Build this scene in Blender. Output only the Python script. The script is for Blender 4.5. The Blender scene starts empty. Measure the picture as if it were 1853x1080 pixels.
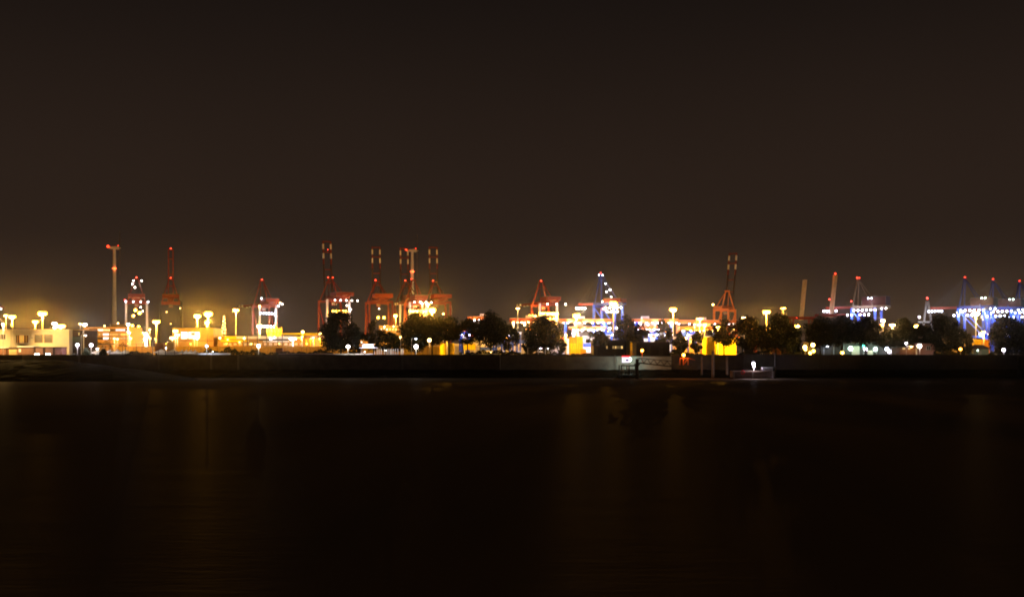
import bpy, math, random
from mathutils import Vector, Matrix

SC = bpy.context.scene
COL = SC.collection
PI = math.pi
random.seed(7)

# ------------------------------------------------------------------ camera
EYE = 8.9                      # metres above the water
FPX, CX, HY = 1853.0, 926.5, 636.0
cam = bpy.data.cameras.new('camera')
camo = bpy.data.objects.new('camera', cam)
COL.objects.link(camo)
SC.camera = camo
camo.location = (0, 0, EYE)
camo.rotation_euler = (PI / 2, 0, 0)
cam.sensor_width = 36
cam.lens = 36
cam.shift_y = (HY - 540) / 1853
cam.clip_start = 0.5
cam.clip_end = 12000

# ------------------------------------------------------------------ night sky (light-polluted brown)
W = bpy.data.worlds.new('World')
SC.world = W
W.use_nodes = True
nt = W.node_tree
bg = nt.nodes['Background']
tc = nt.nodes.new('ShaderNodeTexCoord')
sx = nt.nodes.new('ShaderNodeSeparateXYZ')
rp = nt.nodes.new('ShaderNodeValToRGB')
rp.color_ramp.interpolation = 'EASE'
e = rp.color_ramp.elements
e[0].position = 0.0
e[0].color = (0.0580, 0.0350, 0.0215, 1)
e[1].position = 0.42
e[1].color = (0.0070, 0.0051, 0.0045, 1)
m1 = e.new(0.12)
m1.color = (0.0265, 0.0160, 0.0112, 1)
nz = nt.nodes.new('ShaderNodeTexNoise')
nz.inputs['Scale'].default_value = 2.2
nz.inputs['Detail'].default_value = 3
mr = nt.nodes.new('ShaderNodeMapRange')
mr.inputs['To Min'].default_value = 0.88
mr.inputs['To Max'].default_value = 1.12
mx = nt.nodes.new('ShaderNodeMixRGB')
mx.blend_type = 'MULTIPLY'
mx.inputs[0].default_value = 1
nt.links.new(tc.outputs['Generated'], sx.inputs[0])
nt.links.new(sx.outputs['Z'], rp.inputs[0])
nt.links.new(tc.outputs['Generated'], nz.inputs[0])
nt.links.new(nz.outputs['Fac'], mr.inputs['Value'])
nt.links.new(rp.outputs[0], mx.inputs[1])
nt.links.new(mr.outputs[0], mx.inputs[2])
nt.links.new(mx.outputs[0], bg.inputs[0])
bg.inputs[1].default_value = 0.85

SC.view_settings.view_transform = 'Standard'
SC.view_settings.look = 'None'
SC.view_settings.gamma = 1
SC.view_settings.exposure = 0
SC.view_settings.use_curve_mapping = False
SC.cycles.max_bounces = 4
SC.cycles.diffuse_bounces = 2
SC.cycles.glossy_bounces = 2
SC.cycles.volume_bounces = 0
SC.cycles.sample_clamp_indirect = 2.0
SC.cycles.sample_clamp_direct = 0.0
SC.cycles.use_denoising = True
SC.cycles.use_light_tree = True
SC.cycles.pixel_filter_type = 'BLACKMAN_HARRIS'
SC.cycles.filter_width = 1.8
SC.render.film_transparent = False

HAZE_DENSITY = 0.000021
HAZE_G = 0.989
WATER_GLOSS = 0.0055
MASTK = 2.5
LK = 2.0                        # all lamps


def PX(px, D):
    return (px - CX) / FPX * D


def PZ(py, D):
    return EYE + (HY - py) / FPX * D


GZ = 7.2                        # level of the land behind the flood wall


# ------------------------------------------------------------------ materials
_M = {}


def mat(name, col, rough=0.75, metal=0.0, var=0.25, scale=0.6, spec=0.3):
    """painted / concrete-like surface with procedural grain and wear"""
    if name in _M:
        return _M[name]
    m = bpy.data.materials.new(name)
    m.use_nodes = True
    t = m.node_tree
    b = t.nodes['Principled BSDF']
    b.inputs['Roughness'].default_value = rough
    b.inputs['Metallic'].default_value = metal
    b.inputs['Specular IOR Level'].default_value = spec
    co = t.nodes.new('ShaderNodeTexCoord')
    n1 = t.nodes.new('ShaderNodeTexNoise')
    n1.inputs['Scale'].default_value = scale
    n1.inputs['Detail'].default_value = 6
    n1.inputs['Roughness'].default_value = 0.65
    r = t.nodes.new('ShaderNodeValToRGB')
    r.color_ramp.elements[0].position = 0.3
    r.color_ramp.elements[1].position = 0.72
    r.color_ramp.elements[0].color = (*[c * (1 - var) for c in col], 1)
    r.color_ramp.elements[1].color = (*[min(1, c * (1 + var * 0.6)) for c in col], 1)
    bp = t.nodes.new('ShaderNodeBump')
    bp.inputs['Strength'].default_value = 0.25
    bp.inputs['Distance'].default_value = 0.05
    t.links.new(co.outputs['Object'], n1.inputs[0])
    t.links.new(n1.outputs['Fac'], r.inputs[0])
    t.links.new(r.outputs[0], b.inputs['Base Color'])
    t.links.new(n1.outputs['Fac'], bp.inputs['Height'])
    t.links.new(bp.outputs[0], b.inputs['Normal'])
    _M[name] = m
    return m


def emit(col, S, sample=True):
    S = float('%.2g' % S)
    k = ('em', tuple(round(c, 3) for c in col), S, sample)
    if k in _M:
        return _M[k]
    m = bpy.data.materials.new('lamp_glow')
    m.use_nodes = True
    b = m.node_tree.nodes['Principled BSDF']
    b.inputs['Base Color'].default_value = (0.6, 0.6, 0.6, 1)
    b.inputs['Emission Color'].default_value = (*col, 1)
    b.inputs['Emission Strength'].default_value = S
    if not sample:
        m.cycles.emission_sampling = 'NONE'
    _M[k] = m
    return m


SODIUM = (1.0, 0.44, 0.04)
WARM = (1.0, 0.58, 0.17)
WHITE = (1.0, 0.86, 0.78)
COOL = (0.72, 0.80, 1.0)
LILAC = (0.92, 0.80, 1.0)
GREEN = (0.10, 1.0, 0.62)
MINT = (0.70, 1.0, 0.88)
AMBER = (1.0, 0.33, 0.03)
REDL = (1.0, 0.028, 0.008)

RED = mat('red_crane_paint', (0.17, 0.022, 0.009), 0.55, 0, 0.3, 0.3)
ORANGE = mat('orange_gantry_paint', (0.72, 0.20, 0.04), 0.55, 0, 0.2, 0.3)
DIMBLUE = mat('dimmed_blue_crane_paint', (0.018, 0.028, 0.13), 0.5, 0, 0.25, 0.3)  # BLUE darkened to paint in the dimmer light on upper frames
BLUE = mat('blue_crane_paint', (0.03, 0.09, 0.60), 0.5, 0, 0.25, 0.3)
PALE = mat('pale_crane_paint', (0.62, 0.56, 0.62), 0.5, 0, 0.2, 0.3)
BANDW = mat('white_band_paint', (0.80, 0.77, 0.68), 0.5, 0, 0.2, 0.4)
DARKST = mat('dark_steel', (0.055, 0.05, 0.05), 0.6, 0.2, 0.3, 0.8)
GREYST = mat('grey_steel', (0.33, 0.31, 0.28), 0.5, 0.3, 0.25, 0.6)
TAUPE = mat('taupe_crane_paint', (0.55, 0.43, 0.28), 0.6, 0, 0.25, 0.2)
WHITEP = mat('white_paint', (0.78, 0.77, 0.74), 0.6, 0, 0.12, 0.6)
CREAM = mat('cream_render', (0.74, 0.66, 0.46), 0.85, 0, 0.12, 0.35)
OCHRE = mat('ochre_cladding', (0.46, 0.27, 0.09), 0.8, 0, 0.22, 0.3)
BROWN = mat('brown_cladding', (0.22, 0.11, 0.07), 0.8, 0, 0.25, 0.5)
DKWALL = mat('dark_brown_brick', (0.045, 0.035, 0.03), 0.9, 0, 0.3, 0.8)
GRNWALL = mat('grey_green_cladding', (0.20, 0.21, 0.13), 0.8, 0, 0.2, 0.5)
PINKW = mat('salmon_render', (0.52, 0.27, 0.22), 0.85, 0, 0.2, 0.4)
ROOFD = mat('dark_roof_felt', (0.06, 0.05, 0.045), 0.9, 0, 0.3, 0.6)
CONC = mat('weathered_concrete', (0.20, 0.175, 0.15), 0.9, 0, 0.35, 0.35)
CONC2 = mat('paler_concrete', (0.38, 0.39, 0.35), 0.9, 0, 0.3, 0.3)
CONCD = mat('dark_concrete', (0.06, 0.052, 0.046), 0.9, 0, 0.35, 0.35)
ROCK = mat('wet_rock', (0.010, 0.009, 0.007), 0.95, 0, 0.5, 0.5, 0.03)
ASPH = mat('yard_asphalt', (0.075, 0.07, 0.062), 0.9, 0, 0.3, 0.15)
BARK = mat('bark', (0.05, 0.038, 0.028), 0.95, 0, 0.4, 1.5)
CANVAS = mat('white_canvas', (0.76, 0.73, 0.68), 0.8, 0, 0.1, 0.8)
TIMBER = mat('weathered_timber', (0.20, 0.14, 0.10), 0.9, 0, 0.35, 1.2)
PILE = mat('tarred_timber', (0.03, 0.026, 0.023), 0.85, 0, 0.4, 1.0)
YELLOWP = mat('yellow_container_paint', (0.82, 0.62, 0.02), 0.6, 0, 0.18, 0.5)
ORANGEC = mat('orange_container_paint', (0.78, 0.36, 0.03), 0.6, 0, 0.2, 0.5)
REDC = mat('red_container_paint', (0.55, 0.09, 0.03), 0.6, 0, 0.25, 0.5)
BLUEC = mat('blue_container_paint', (0.04, 0.10, 0.55), 0.6, 0, 0.25, 0.5)
WHITEC = mat('pale_container_paint', (0.70, 0.68, 0.66), 0.6, 0, 0.18, 0.5)
GREYC = mat('grey_container_paint', (0.40, 0.39, 0.38), 0.6, 0, 0.2, 0.5)
REDPAINT = mat('red_buoy_paint', (0.65, 0.03, 0.02), 0.5, 0, 0.2, 1.0)
BLACKRB = mat('black_rubber', (0.02, 0.02, 0.02), 0.9)


def glass_mat():
    m = bpy.data.materials.new('dark_window_glass')
    m.use_nodes = True
    b = m.node_tree.nodes['Principled BSDF']
    b.inputs['Base Color'].default_value = (0.13, 0.11, 0.09, 1)
    b.inputs['Roughness'].default_value = 0.25
    return m


GLASS = glass_mat()


def leaf_mat(name, col):
    m = bpy.data.materials.new(name)
    m.use_nodes = True
    t = m.node_tree
    b = t.nodes['Principled BSDF']
    b.inputs['Roughness'].default_value = 0.7
    b.inputs['Specular IOR Level'].default_value = 0.15
    g = t.nodes.new('ShaderNodeNewGeometry')
    r = t.nodes.new('ShaderNodeValToRGB')
    r.color_ramp.elements[0].color = (*[c * 0.55 for c in col], 1)
    r.color_ramp.elements[1].color = (*[c * 1.5 for c in col], 1)
    t.links.new(g.outputs['Random Per Island'], r.inputs[0])
    t.links.new(r.outputs[0], b.inputs['Base Color'])
    return m


LEAF = leaf_mat('leaf', (0.011, 0.015, 0.006))
LEAF2 = leaf_mat('leaf_dark', (0.010, 0.014, 0.006))


# ------------------------------------------------------------------ mesh helpers
class MB:
    def __init__(s):
        s.v = []
        s.f = []

    def add(s, vs, fs):
        n = len(s.v)
        s.v += [tuple(v) for v in vs]
        s.f += [tuple(i + n for i in f) for f in fs]
        return s

    def box(s, cx, cy, cz, wx, wy, wz):
        a, b, c = wx / 2, wy / 2, wz / 2
        vs = [(cx + i * a, cy + j * b, cz + k * c) for k in (-1, 1) for j in (-1, 1) for i in (-1, 1)]
        return s.add(vs, [(0, 2, 3, 1), (4, 5, 7, 6), (0, 1, 5, 4), (2, 6, 7, 3), (0, 4, 6, 2), (1, 3, 7, 5)])

    def span(s, x0, x1, y0, y1, z0, z1):
        return s.box((x0 + x1) / 2, (y0 + y1) / 2, (z0 + z1) / 2, abs(x1 - x0), abs(y1 - y0), abs(z1 - z0))

    def bar(s, p, q, w, h=None):
        h = h or w
        p, q = Vector(p), Vector(q)
        d = (q - p).normalized()
        u = Vector((0, 0, 1)) if abs(d.z) < 0.95 else Vector((0, 1, 0))
        a = d.cross(u).normalized()
        b = a.cross(d).normalized()
        vs = []
        for c in (p, q):
            for i, j in ((-1, -1), (1, -1), (1, 1), (-1, 1)):
                vs.append(c + a * i * w / 2 + b * j * h / 2)
        return s.add(vs, [(0, 1, 2, 3), (7, 6, 5, 4), (0, 4, 5, 1), (1, 5, 6, 2), (2, 6, 7, 3), (3, 7, 4, 0)])

    def tube(s, p, q, r0, r1=None, n=8, caps=True):
        r1 = r0 if r1 is None else r1
        p, q = Vector(p), Vector(q)
        d = (q - p).normalized()
        u = Vector((0, 0, 1)) if abs(d.z) < 0.95 else Vector((0, 1, 0))
        a = d.cross(u).normalized()
        b = a.cross(d).normalized()
        vs = []
        for c, r in ((p, r0), (q, r1)):
            for i in range(n):
                t = 2 * PI * i / n
                vs.append(c + (a * math.cos(t) + b * math.sin(t)) * r)
        fs = [(i, (i + 1) % n, n + (i + 1) % n, n + i) for i in range(n)]
        if caps:
            fs += [tuple(range(n))[::-1], tuple(range(n, 2 * n))]
        return s.add(vs, fs)

    def build(s, name, m, parent=None, loc=None):
        me = bpy.data.meshes.new(name)
        me.from_pydata(s.v, [], s.f)
        me.materials.append(m)
        o = bpy.data.objects.new(name, me)
        COL.objects.link(o)
        if parent is not None:
            o.parent = parent
        if loc:
            o.location = loc
        return o


def thing(name, label, cat, loc=(0, 0, 0), rz=0.0, group=None):
    o = bpy.data.objects.new(name, None)
    COL.objects.link(o)
    o.empty_display_size = 0.5
    o.location = loc
    o.rotation_euler = (0, 0, rz)
    o['label'] = label
    o['category'] = cat
    if group:
        o['group'] = group
    return o


def tag(o, label, cat, group=None):
    o['label'] = label
    o['category'] = cat
    if group:
        o['group'] = group
    return o


def struct(o):
    o['kind'] = 'structure'
    return o


def ico(sub):
    import bmesh
    bm = bmesh.new()
    if sub == 0:
        bmesh.ops.create_icosphere(bm, subdivisions=1, radius=1.0)
    else:
        bmesh.ops.create_icosphere(bm, subdivisions=2, radius=1.0)
    vs = [v.co[:] for v in bm.verts]
    fs = [[v.index for v in f.verts] for f in bm.faces]
    bm.free()
    return vs, fs


OCT = ([(1, 0, 0), (-1, 0, 0), (0, 1, 0), (0, -1, 0), (0, 0, 1), (0, 0, -1)],
       [(0, 2, 4), (2, 1, 4), (1, 3, 4), (3, 0, 4), (2, 0, 5), (1, 2, 5), (3, 1, 5), (0, 3, 5)])
ICO0, ICO1 = ico(0), ico(1)
_bulbmesh = {}


def glow(parent, loc, col, I):
    """the light a lamp gives off (radiant intensity I)"""
    k = (tuple(round(c, 3) for c in col), float('%.2g' % I))
    if k not in _glow:
        L = bpy.data.lights.new('lamp_light', 'POINT')
        L.color = col
        L.energy = 4 * PI * LK * k[1]
        L.shadow_soft_size = 0.12
        L.cycles.use_multiple_importance_sampling = False
        _glow[k] = L
    o = bpy.data.objects.new('lamp_light', _glow[k])
    COL.objects.link(o)
    o.location = loc
    o.parent = parent
    return o


_glow = {}


def bulb(parent, loc, r, col, I, name='bulb', shape='ico', squash=1.0, light=True, gl=None):
    """a glowing lamp; I is its radiant intensity, r its radius in metres"""
    gl = I if gl is None else gl
    m = emit(col, min(15.0, LK * I / (PI * r * r)) if col != REDL else 5.0, False)
    if light and gl >= 2:
        glow(parent, (loc[0], loc[1] - r - 0.2, loc[2] - r * squash * 0.5), col, gl)
    k = (m.name, shape)
    if k not in _bulbmesh:
        vs, fs = {'oct': OCT, 'ico': ICO0, 'ball': ICO1}[shape]
        me = bpy.data.meshes.new('bulb')
        me.from_pydata(vs, [], fs)
        me.materials.append(m)
        if shape == 'ball':
            me.polygons.foreach_set('use_smooth', [True] * len(fs))
        _bulbmesh[k] = me
    o = bpy.data.objects.new(name, _bulbmesh[k])
    COL.objects.link(o)
    o.location = loc
    o.scale = (r, r, r * squash)
    if parent is not None:
        o.parent = parent
    return o


def lit_pane(name, parent, x0, x1, y, z0, z1, col, S, sample=False):
    return MB().add([(x0, y, z0), (x1, y, z0), (x1, y, z1), (x0, y, z1)], [(0, 1, 2, 3)]).build(name, emit(col, S, sample), parent)


# ------------------------------------------------------------------ ground, water, banks
def grid(name, xs, ys, zf, m):
    vs = [(x, y, zf(x, y)) for y in ys for x in xs]
    n = len(xs)
    fs = [(j * n + i, j * n + i + 1, (j + 1) * n + i + 1, (j + 1) * n + i) for j in range(len(ys) - 1) for i in range(n - 1)]
    mb = MB()
    mb.v, mb.f = vs, fs
    return mb.build(name, m)


def water_mat():
    m = bpy.data.materials.new('river_water')
    m.use_nodes = True
    t = m.node_tree
    t.nodes.remove(t.nodes['Principled BSDF'])
    df = t.nodes.new('ShaderNodeBsdfDiffuse')
    df.inputs['Color'].default_value = (0.20, 0.155, 0.11, 1)
    gl = t.nodes.new('ShaderNodeBsdfAnisotropic')
    gl.inputs['Color'].default_value = (0.95, 0.92, 0.88, 1)
    gl.inputs['Roughness'].default_value = 0.40
    ms = t.nodes.new('ShaderNodeMixShader')
    ms.inputs[0].default_value = WATER_GLOSS
    t.links.new(df.outputs[0], ms.inputs[1])
    t.links.new(gl.outputs[0], ms.inputs[2])
    t.links.new(ms.outputs[0], t.nodes['Material Output'].inputs['Surface'])
    co = t.nodes.new('ShaderNodeTexCoord')
    bps = []
    prev = None
    for sc_, st, dist, det in (((0.008, 0.05, 1), 0.35, 0.3, 7), ((0.03, 0.25, 1), 0.35, 0.18, 7), ((0.5, 2.2, 1), 0.5, 0.06, 3)):
        mp = t.nodes.new('ShaderNodeMapping')
        mp.inputs['Scale'].default_value = sc_
        nz = t.nodes.new('ShaderNodeTexNoise')
        nz.inputs['Scale'].default_value = 1
        nz.inputs['Detail'].default_value = det
        bp = t.nodes.new('ShaderNodeBump')
        bp.inputs['Strength'].default_value = st
        bp.inputs['Distance'].default_value = dist
        t.links.new(co.outputs['Object'], mp.inputs[0])
        t.links.new(mp.outputs[0], nz.inputs[0])
        t.links.new(nz.outputs['Fac'], bp.inputs['Height'])
        if prev:
            t.links.new(prev.outputs[0], bp.inputs['Normal'])
        prev = bp
    t.links.new(prev.outputs[0], gl.inputs['Normal'])
    return m


struct(grid('water', [-1700, -300, 0, 300, 1700], [-180, 60, 200, 352], lambda x, y: 0.0, water_mat()))
struct(grid('ground', [-1700, -600, 0, 600, 1700], [351.2, 700, 1200, 2600], lambda x, y: GZ, ASPH))


def hsh(x, y):
    v = math.sin(x * 12.9898 + y * 78.233) * 43758.5453
    return v - math.floor(v)


# stone footing under the wall
xs = [-480 + i * 2.2 for i in range(437)]
ys = [343.2, 344.2, 345.3, 346.4, 347.5, 348.6, 349.65]
struct(grid('stone_footing', xs, ys, lambda x, y: -0.25 + (y - 343.2) / 6.45 * 3.0 + (hsh(round(x / 2.2), y * 3) - 0.5) * 0.7 * (1 if y < 349 else 0.3), ROCK))


# dark grassy spit in front of the left end of the wall
def bank(x, y):
    px = x / max(y, 1) * FPX + CX
    t = max(0.0, min(1.0, (372 - px) / 250.0))
    v = max(0.0, min(1.0, (y - 303) / 26.0))
    back = 1.0 - max(0.0, min(1.0, (y - 335) / 8.0)) * 0.6
    return -0.6 + (t ** 0.8) * 6.4 * (v ** 0.7) * back + (hsh(round(x), round(y)) - 0.5) * 0.45 * t + 0.25 * math.sin(x * 0.11) * t


xs = [-330 + i * 2.0 for i in range(120)]
ys = [300 + i * 1.7 for i in range(27)]
struct(grid('riverbank', xs, ys, bank, ROCK))

# flood wall: concrete bays with a cap; each bay a part
fw = thing('flood_wall', 'long dark concrete flood wall along the far river bank', 'wall', (0, 350, 0))
bays = [-110, -40, 40, 143, 215, 287, 358, 430, 502, 575, 650, 728, 815, 905, 1025, 1115, 1215, 1290, 1346, 1403, 1480, 1560, 1640, 1720, 1800, 1880, 1960]
ztop = PZ(641.6, 350)
for a, b in zip(bays[:-1], bays[1:]):
    x0, x1 = PX(a, 350) + 0.04, PX(b, 350) - 0.04
    m = CONC
    if a in (905,):
        m = CONC2
    elif 1025 <= a < 1215:
        m = CONC2
    elif a >= 1215 or a < 40:
        m = CONCD
    mb = MB()
    dz = 0.0 if a < 1020 else (0.0 if a > 1200 else -0.35)
    mb.span(x0, x1, 0, 1.1, 2.4, ztop - 0.28 + dz)
    # shallow pilaster at the joint
    mb.span(x0, x0 + 0.35, -0.12, 0, 2.4, ztop - 0.3 + dz)
    mb.build('wall_panel', m, fw)
    MB().span(x0, x1, -0.18, 1.25, ztop - 0.278 + dz, ztop + dz).build('coping', CONCD, fw)

# vertical ladders on the wall
for px, d in ((143, 'below the white lamp post beside the glass building'), (287, 'below the tent railings'), (382, 'below the white kerb strip'),
              (431, 'below the yellow warehouse'), (728, 'below the white posts'), (981, 'on the palest wall bay'), (1113, 'beside the ferry sign')):
    t = thing('wall_ladder', 'thin steel ladder on the flood wall ' + d, 'ladder', (PX(px, 349.6), 349.72, 0), 0, 'ladders on the flood wall')
    for sgn in (-0.2, 0.2):
        MB().bar((sgn, 0, 1.6), (sgn, 0, 7.7), 0.09).build('stile', WHITEP if px in (143, 382, 431) else GREYST, t)  # white stiles stand in for lit edges on the brighter ladders
    for i in range(10):
        MB().bar((-0.2, 0, 2 + i * 0.57), (0.2, 0, 2 + i * 0.57), 0.05).build('rung', GREYST, t)


# ------------------------------------------------------------------ lamps
def mast(px, py, D, I, label, col=SODIUM, n=6, r=0.75, ring=1.7, style='crown', tilt=0.0, group='floodlight masts in the port'):
    """tall floodlight mast: tapered pole, head frame and a ring or row of glowing floods"""
    kk = min(1.45, max(0.75, (I / 1800) ** 0.3))
    r, ring = r * 1.05 * kk, ring * 0.62
    I = I * MASTK
    h = PZ(py, D) - GZ
    t = thing('floodlight_mast', label, 'floodlight mast', (PX(px, D), D, GZ), 0, group)
    MB().tube((0, 0, 0), (0, 0, h + 0.3), 0.42, 0.2, 8).build('pole', GREYST, t)
    if style == 'crown':
        hd = MB()
        for i in range(12):
            a, b = 2 * PI * i / 12, 2 * PI * (i + 1) / 12
            hd.bar((ring * math.cos(a), ring * math.sin(a), h + 0.75), (ring * math.cos(b), ring * math.sin(b), h + 0.75), 0.25)
        for i in range(4):
            a = PI / 2 * i
            hd.bar((0, 0, h + 0.72), (ring * math.cos(a), ring * math.sin(a), h + 0.72), 0.16)
        hd.build('head_ring', DARKST, t)
        for i in range(n):
            a = 2 * PI * (i + 0.5) / n
            bulb(t, (ring * math.cos(a), ring * math.sin(a), h), r, col, I / n, 'floodlight', light=False)
        glow(t, (0, -1.6, h - r - 0.4), col, I)
    elif style == 'tee':
        MB().bar((-ring, 0, h + 0.55), (ring, 0, h + 0.55), 0.3).build('crossarm', DARKST, t)
        for i in range(n):
            x = -ring + 2 * ring * i / max(1, n - 1)
            bulb(t, (x, -0.25, h), r, col, I / n, 'floodlight', squash=0.9, light=False)
        glow(t, (0, -1.6, h - r - 0.4), col, I)
    return t


def post(px, py, D, I, label, col=WHITE, r=0.33, style='globe', side=1, polem=GREYST, base=GZ, group='lamp posts behind the flood wall'):
    h = PZ(py, D) - base
    t = thing('lamp_post', label, 'lamp post', (PX(px, D), D, base), 0, group)
    if style == 'globe':
        MB().tube((0, 0, 0), (0, 0, h - r), 0.10, 0.07, 8).build('pole', polem, t)
        MB().tube((0, 0, h - r - 0.12), (0, 0, h - r * 0.72), 0.16, 0.2, 10).build('collar', DARKST, t)
        if I:
            bulb(t, (0, 0, h), r, col, I, 'globe', 'ball')
        MB().tube((0, 0, h + r * 0.9), (0, 0, h + r * 1.15), r * 0.9, r * 0.3, 10).build('cap', DARKST, t)
    else:
        MB().tube((0, 0, 0), (0, 0, h + 0.25), 0.11, 0.07, 8).tube((0, 0, h + 0.25), (side * 1.3, 0, h + 0.4), 0.06, 0.05, 6).build('pole', polem, t)
        MB().box(side * 1.5, 0, h + 0.42, 0.9, 0.34, 0.16).build('lamp_head', DARKST, t)
        if I:
            bulb(t, (side * 1.5, 0, h + 0.22), r, col, I, 'bulb', 'ico', 0.6)
    return t


# far floodlight masts, left to right
mast(11, 571, 640, 700, 'slim floodlight mast behind the left end of the cream building', n=4, r=0.55, ring=1.2)
mast(22, 573, 560, 2600, 'bright floodlight mast behind the leftmost window of the cream building', n=6)
mast(64, 582, 600, 1500, 'floodlight mast just clearing the cream roof between two taller masts', n=5)
mast(77, 567, 540, 2600, 'tallest floodlight mast with broad head above the cream building', n=8, r=0.8, ring=2.3)
mast(110, 590, 470, 1700, 'squat wide floodlight bar over the right end of the cream roof', n=6, r=0.75, ring=2.6, style='tee')
mast(145, 586, 900, 200, 'faint floodlight mast left of the far office block roof', col=WARM, n=2, r=0.8, ring=0.9, style='tee')
mast(154, 587, 820, 650, 'white twin floodlight mast at the left end of the far office block', col=WHITE, n=4, r=0.8, ring=1.9, style='tee')
mast(232, 587, 620, 500, 'white floodlight mast at the left foot of the small lit crane', col=WHITE, n=3, r=0.75, ring=0.8)
mast(283, 582, 560, 2000, 'yellow floodlight mast between the small lit crane and the dark crane', n=6, r=0.8, ring=2.0)
mast(357, 572, 670, 4000, 'left mast of the blazing pair above the yellow building', n=6, r=0.85, ring=1.9)
mast(377, 568, 655, 6000, 'right taller mast of the blazing pair above the yellow building', n=8, r=0.95, ring=2.1)
mast(375, 583, 640, 1500, 'low floodlight mast under the blazing pair at the yellow building', n=4, r=0.85, ring=1.2)
mast(390, 598, 640, 1700, 'bright low floodlight mast at the right end of the yellow building', n=6, r=0.8, ring=1.6)
mast(427, 561, 690, 1900, 'lone floodlight mast with visible pole right of the string-lit tower', n=6, r=0.8, ring=2.2)
mast(470, 590, 650, 2300, 'dazzling floodlight mast in front of the white and blue lit crane', col=WARM, n=6, r=0.85, ring=1.5)
mast(530, 613, 575, 320, 'dazzling white floodlight bar on the warehouse forecourt', col=WHITE, n=6, r=0.85, ring=2.2, style='tee')
mast(547, 609, 588, 40, 'small yellow mast right of the dazzling white forecourt floodlight', n=2, r=0.65, ring=0.6)
mast(567, 611, 586, 40, 'small pale mast before the right end of the yellow warehouse', col=WARM, n=2, r=0.6, ring=0.4)
mast(716, 571, 820, 1500, 'yellow floodlight mast between the two middle upright crane booms', n=4, r=0.9, ring=1.2)
mast(774, 550, 760, 1300, 'upper left mast of the fierce pair before the fourth upright boom', n=4, r=0.95, ring=1.3)
mast(782, 561, 700, 4600, 'fiercest floodlight mast low before the fourth upright boom', n=8, r=1.05, ring=1.9)
mast(764, 549, 860, 420, 'small warm mast beside the red machinery house above the wide tree', col=WARM, n=2, r=0.8, ring=0.7)
mast(937, 558, 760, 130, 'slender mast with dim twin lamps left of the glowing red crane', col=WARM, n=3, r=0.5, ring=1.6, style='tee')
mast(1043, 571, 640, 3600, 'very bright floodlight mast left of the blue topped crane', n=8, r=0.9, ring=2.2)
mast(1110, 549, 620, 3400, 'very bright floodlight mast right under the blue topped crane', n=8, r=0.9, ring=2.2)
mast(1218, 560, 600, 3200, 'lone bright floodlight mast above the sparse trees by the dark sheds', n=7, r=0.85, ring=1.8)
mast(1266, 577, 620, 900, 'wide floodlight bar left of the leaning upright boom', n=5, r=0.7, ring=2.3, style='tee')
mast(1275, 588, 560, 800, 'low bright mast above the brilliant yellow stack', n=4, r=0.75, ring=0.9)
mast(1257, 587, 620, 200, 'small white mast at the left of the low orange gantry beam', col=WARM, n=2, r=0.6, ring=0.5)
mast(1347, 575, 700, 600, 'twin lamp mast showing over the tree right of the yellow stack', col=WARM, n=4, r=0.75, ring=2.6, style='tee')
mast(1387, 564, 560, 2000, 'bright flared floodlight mast right of the leaning upright boom', n=7, r=0.75, ring=2.3)
mast(1417, 558, 700, 260, 'tee shaped mast with dimmer twin lamps above the dark trees', n=4, r=0.6, ring=2.2, style='tee')
mast(1442, 590, 480, 900, 'low yellow floodlight mast in the gap between two dark trees', n=5, r=0.7, ring=1.1)
mast(1598, 580, 560, 450, 'upper pale mast of the trio in the gap right of the blue legged crane', col=WARM, n=3, r=0.8, ring=1.2)
mast(1595, 588, 540, 260, 'lower left mast of the trio in the gap right of the blue legged crane', n=2, r=0.75, ring=0.7)
mast(1614, 588, 540, 420, 'lower right mast of the trio in the gap right of the blue legged crane', col=WARM, n=4, r=0.75, ring=1.6, style='tee')
mast(1658, 590, 470, 700, 'yellow floodlight mast low before the tree under the small red-topped frame', n=5, r=0.75, ring=0.9)
mast(1766, 567, 700, 2600, 'dazzling warm floodlight mast among the blue cranes at the right', col=WARM, n=7, r=0.95, ring=2.4)
mast(1299, 592, 418, 2400, 'bare bright mast lighting the brilliant yellow stack', n=3, r=0.5, ring=0.6)
mast(809, 596, 418, 700, 'small mast half hidden by leaves lighting the yellow container behind the tree', n=2, r=0.4, ring=0.5)

mast(1024, 606, 416, 420, 'added sodium mast at the right side of the round tree lighting the orange stack', n=2, r=0.4, ring=0.5)  # mast put in only to brighten the orange container stack
# small posts just behind the wall
post(6, 587, 360.5, 1700, 'tall lamp post rising past the leftmost window of the cream building', (1, 0.60, 0.19), 0.45, polem=GREYST)

post(140, 624, 360, 42, 'white lamp post in front of the dark glass building', LILAC, 0.55)
post(165, 624.5, 362, 48, 'white lamp post at the left end of the white tents', LILAC, 0.6)
post(147, 608, 372, 9, 'taller pale lamp post with bent arm right of the dark glass building', WHITE, 0.42, 'arm', 1)
post(374, 626, 352.9, 34, 'bluish white lamp post on the white kerb strip', COOL, 0.42)
post(468, 626, 352.9, 60, 'round white lamp post against the yellow warehouse front', WHITE, 0.6)
post(442, 612, 410, 16, 'thin lamp post with small pale lamp before the warehouse canopy', WARM, 0.42)
post(398, 611.5, 410, 16, 'thin lamp post with pinkish lamp right of the yellow building', WARM, 0.42)
post(490, 613, 410, 16, 'thin lamp post with lilac lamp under the warehouse canopy', LILAC, 0.45)
post(630, 627, 352.9, 62, 'bright white lamp post below the big round tree', WHITE, 0.62)
post(753, 627, 353, 70, 'brightest white lamp post below the wide dark trees', WHITE, 0.7)
post(777, 615.5, 366, 60, 'tall warm white lamp post right of the brightest white one', WARM, 0.65)
post(725, 610.5, 372, 10, 'orange lamp post left of the wide dark trees', WARM, 0.36)
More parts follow.
